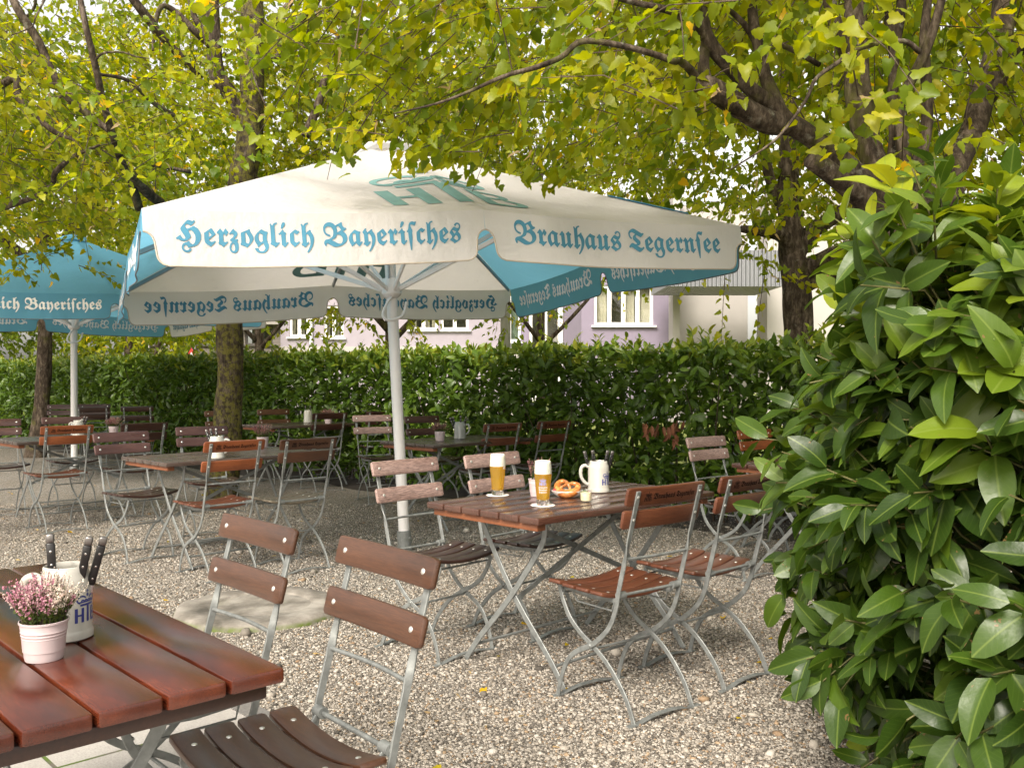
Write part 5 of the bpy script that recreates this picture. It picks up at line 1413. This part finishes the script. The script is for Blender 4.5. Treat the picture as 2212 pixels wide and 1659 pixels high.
# long wing
ws = [(X(884, Y3), X(945, Y3), Z(713, Y3), Z(655, Y3)), (X(952, Y3), X(1012, Y3), Z(713, Y3), Z(655, Y3)), (X(700, Y3), X(742, Y3), Z(730, Y3), Z(660, Y3)), (X(625, Y3), X(667, Y3), Z(728, Y3), Z(672, Y3))]
wall_with_holes('wing_wall', X(606, Y3), X(1098, Y3), 0, HTOP, Y3, .3, ws, lilac_d, t)
for i, w_ in enumerate(ws): window(t, *w_, Y3, 2, frame_w, i != 1)
mb = MB(); mb.box(((X(606, Y3) + X(1098, Y3)) / 2, Y3 - .03, Z(757, Y3)), (X(1098, Y3) - X(606, Y3), .08, .26)); mb.build('plinth_band', white_r, t, 0)
mb = MB(); mb.tube([(X(673, Y3), Y3 - .08, 0), (X(673, Y3), Y3 - .08, HTOP)], .055, 10); mb.build('downpipe', frame_w, t)
mb = MB(); mb.box((X(1354, Y1) , Y1 + 3, HTOP + .11), (X(1452, Y1) - X(1256, Y1) + .5, 7.0, .2)); mb.box(((X(606, Y3) + X(1098, Y3)) / 2, Y3 + 3, HTOP + .11), (X(1098, Y3) - X(606, Y3) + .4, 6.6, .2)); 
mb.build('flat_roof', simple('roof_edge', (.5, .5, .5), .7), t, 0)
for o in set(bpy.data.objects) - n0:
    if o.parent == t: o.location = off
# white building with a canopy roof
Y4 = 25.0
t = thing('white_building', 'white rendered building with a corrugated grey canopy, right of the lilac house', 'building', (X(1550, Y4), Y4, 0)); off = -Vector(t.location); n0 = set(bpy.data.objects)
mb = MB(); mb.box(((X(1453, Y4) + X(1468, Y4)) / 2, Y4 + .3, 3.1), (X(1468, Y4) - X(1453, Y4), .7, 6.2)); mb.build('pier', white_r, t, 0)
mb = MB(); mb.box(((X(1468, Y4) + X(1645, Y4)) / 2, Y4 + 1.6, 3.1), (X(1645, Y4) - X(1468, Y4) - .01, .3, 6.2)); mb.build('recessed_wall', white_r, t, 0)
mb = MB(); mb.box(((X(1648, Y4) + X(1900, Y4)) / 2, Y4 + .1, 3.1), (X(1900, Y4) - X(1648, Y4), 1.0, 6.2)); mb.build('right_wall', white_r, t, 0)
mb = MB(); a, b = X(1440, 22.2), X(1690, 22.2); mb.box(((a + b) / 2, 23.45, Z(580, 22.2)), (b - a, 2.5, Z(540, 22.2) - Z(618, 22.2))); mb.build('canopy', corr.mat, t, 0)
for o in set(bpy.data.objects) - n0:
    if o.parent == t: o.location = off
# grey building at left
Y5 = 34.0
t = thing('grey_building', 'low grey-brown building with dark windows and slatted cladding, left of the lilac house', 'building', (X(440, Y5), Y5, 0)); off = -Vector(t.location); n0 = set(bpy.data.objects)
ws = [(X(291, Y5), X(322, Y5)), (X(326, Y5), X(358, Y5)), (X(387, Y5), X(421, Y5)), (X(426, Y5), X(458, Y5)), (X(463, Y5), X(500, Y5)), (X(530, Y5), X(590, Y5))]
zs, zt_ = Z(745, Y5), Z(704, Y5)
wall_with_holes('wall', X(280, Y5), X(608, Y5), 0, 5.0, Y5, .3, [(a, b, zs, zt_) for a, b in ws], clad.mat, t)
for a, b in ws: window(t, a, b, zs, zt_, Y5, 2, frame_d, False, .06)
for a, b, m in ((359, 386, grey_r), (283, 288, white_r), (322, 326, white_r), (421, 425, white_r)):
    mb = MB(); mb.box(((X(a, Y5) + X(b, Y5)) / 2, Y5 - .06, 2.5), (X(b, Y5) - X(a, Y5), .2, 5.0)); mb.build('pillar', m, t, 0)
mb = MB(); mb.box(((X(270, Y5) + X(608, Y5)) / 2, Y5 - .2, Z(694, Y5)), (X(608, Y5) - X(270, Y5), .5, .28)); mb.build('eaves', grey_r, t, 0)
for o in set(bpy.data.objects) - n0:
    if o.parent == t: o.location = off
# grey post and a warning sign
t = thing('street_post', 'plain grey post rising behind the hedge before the lilac house', 'post', (X(1092, 17), 17, 0))
mb = MB(); mb.lathe([(.12, 0), (.115, .1), (.095, 1.0), (.09, 6.5), (.01, 6.52)], 20); mb.build('shaft', simple('post_grey', (.20, .20, .16), .8, 0, .2, 4), t, 50)
t = thing('traffic_sign', 'red-edged triangular warning sign just above the hedge at left', 'traffic sign', (X(415, 21), 21, 0))
mb = MB(); mb.lathe([(.03, 0), (.03, 1.75)], 10); mb.build('post', steel, t, 50)
zc = Z(776, 21); r = .26
def tri(rr, y, th): return [[Vector((rr * math.sin(a), yy, zc - 1 * 0 + rr * math.cos(a))) for a in (0, 2.0944, 4.18879)] for yy in (y, y + th)]
mb = MB(); mb.ring_sweep(tri(r, -.045, .012)); mb.build('red_plate', simple('sign_red', (.55, .03, .03), .5), t, 0)
mb = MB(); mb.ring_sweep(tri(r * .62, -.049, .004)); mb.build('white_field', frame_w, t, 0)
mb = MB(); mb.box((0, -.052, zc - .02), (.025, .004, .12)); mb.build('dark_symbol', frame_d, t, 0)
# ---------------------------------------------------------------- camera, light
cam = bpy.data.cameras.new('camera'); co = bpy.data.objects.new('camera', cam); COL.objects.link(co)
co.location = (0, 0, EYE); co.rotation_euler = (R(90) - .008, 0, 0)
cam.sensor_width = 36; cam.lens = 36 * 3190 / 3543; cam.clip_start = .05; cam.clip_end = 600
S.camera = co
SUN_EL, SUN_AZ = 42, 202          # degrees; azimuth: where the sun stands, clockwise from +y
su = bpy.data.lights.new('sun', 'SUN'); so = bpy.data.objects.new('sun', su); COL.objects.link(so)
su.energy = 1.5; su.angle = R(16); su.color = (1, .92, .82)
d = Vector((math.sin(R(SUN_AZ)) * math.cos(R(SUN_EL)), math.cos(R(SUN_AZ)) * math.cos(R(SUN_EL)), math.sin(R(SUN_EL))))
so.rotation_euler = d.to_track_quat('Z', 'Y').to_euler(); so.location = d * 40
w = bpy.data.worlds.new('World'); S.world = w; w.use_nodes = True
nt = w.node_tree; bg = nt.nodes['Background']
sk = nt.nodes.new('ShaderNodeTexSky'); sk.sky_type = 'NISHITA'; sk.sun_disc = False
sk.sun_elevation = R(SUN_EL); sk.sun_rotation = R(SUN_AZ); sk.air_density = 1.0; sk.dust_density = 4.0; sk.ozone_density = 1.0
hs = nt.nodes.new('ShaderNodeHueSaturation'); hs.inputs['Saturation'].default_value = .22
mxw = nt.nodes.new('ShaderNodeMix'); mxw.data_type = 'RGBA'; mxw.blend_type = 'MULTIPLY'; mxw.inputs[0].default_value = 1.0
mxw.inputs[7].default_value = (1.0, .945, .85, 1)
nt.links.new(sk.outputs[0], hs.inputs['Color']); nt.links.new(hs.outputs[0], mxw.inputs[6]); nt.links.new(mxw.outputs[2], bg.inputs[0])
bg.inputs[1].default_value = .15
S.view_settings.view_transform = 'Standard'; S.view_settings.look = 'None'; S.view_settings.gamma = 1.0
S.view_settings.exposure = 1.3
S.cycles.max_bounces = 10; S.cycles.transparent_max_bounces = 16; S.cycles.transmission_bounces = 10
S.cycles.use_denoising = True
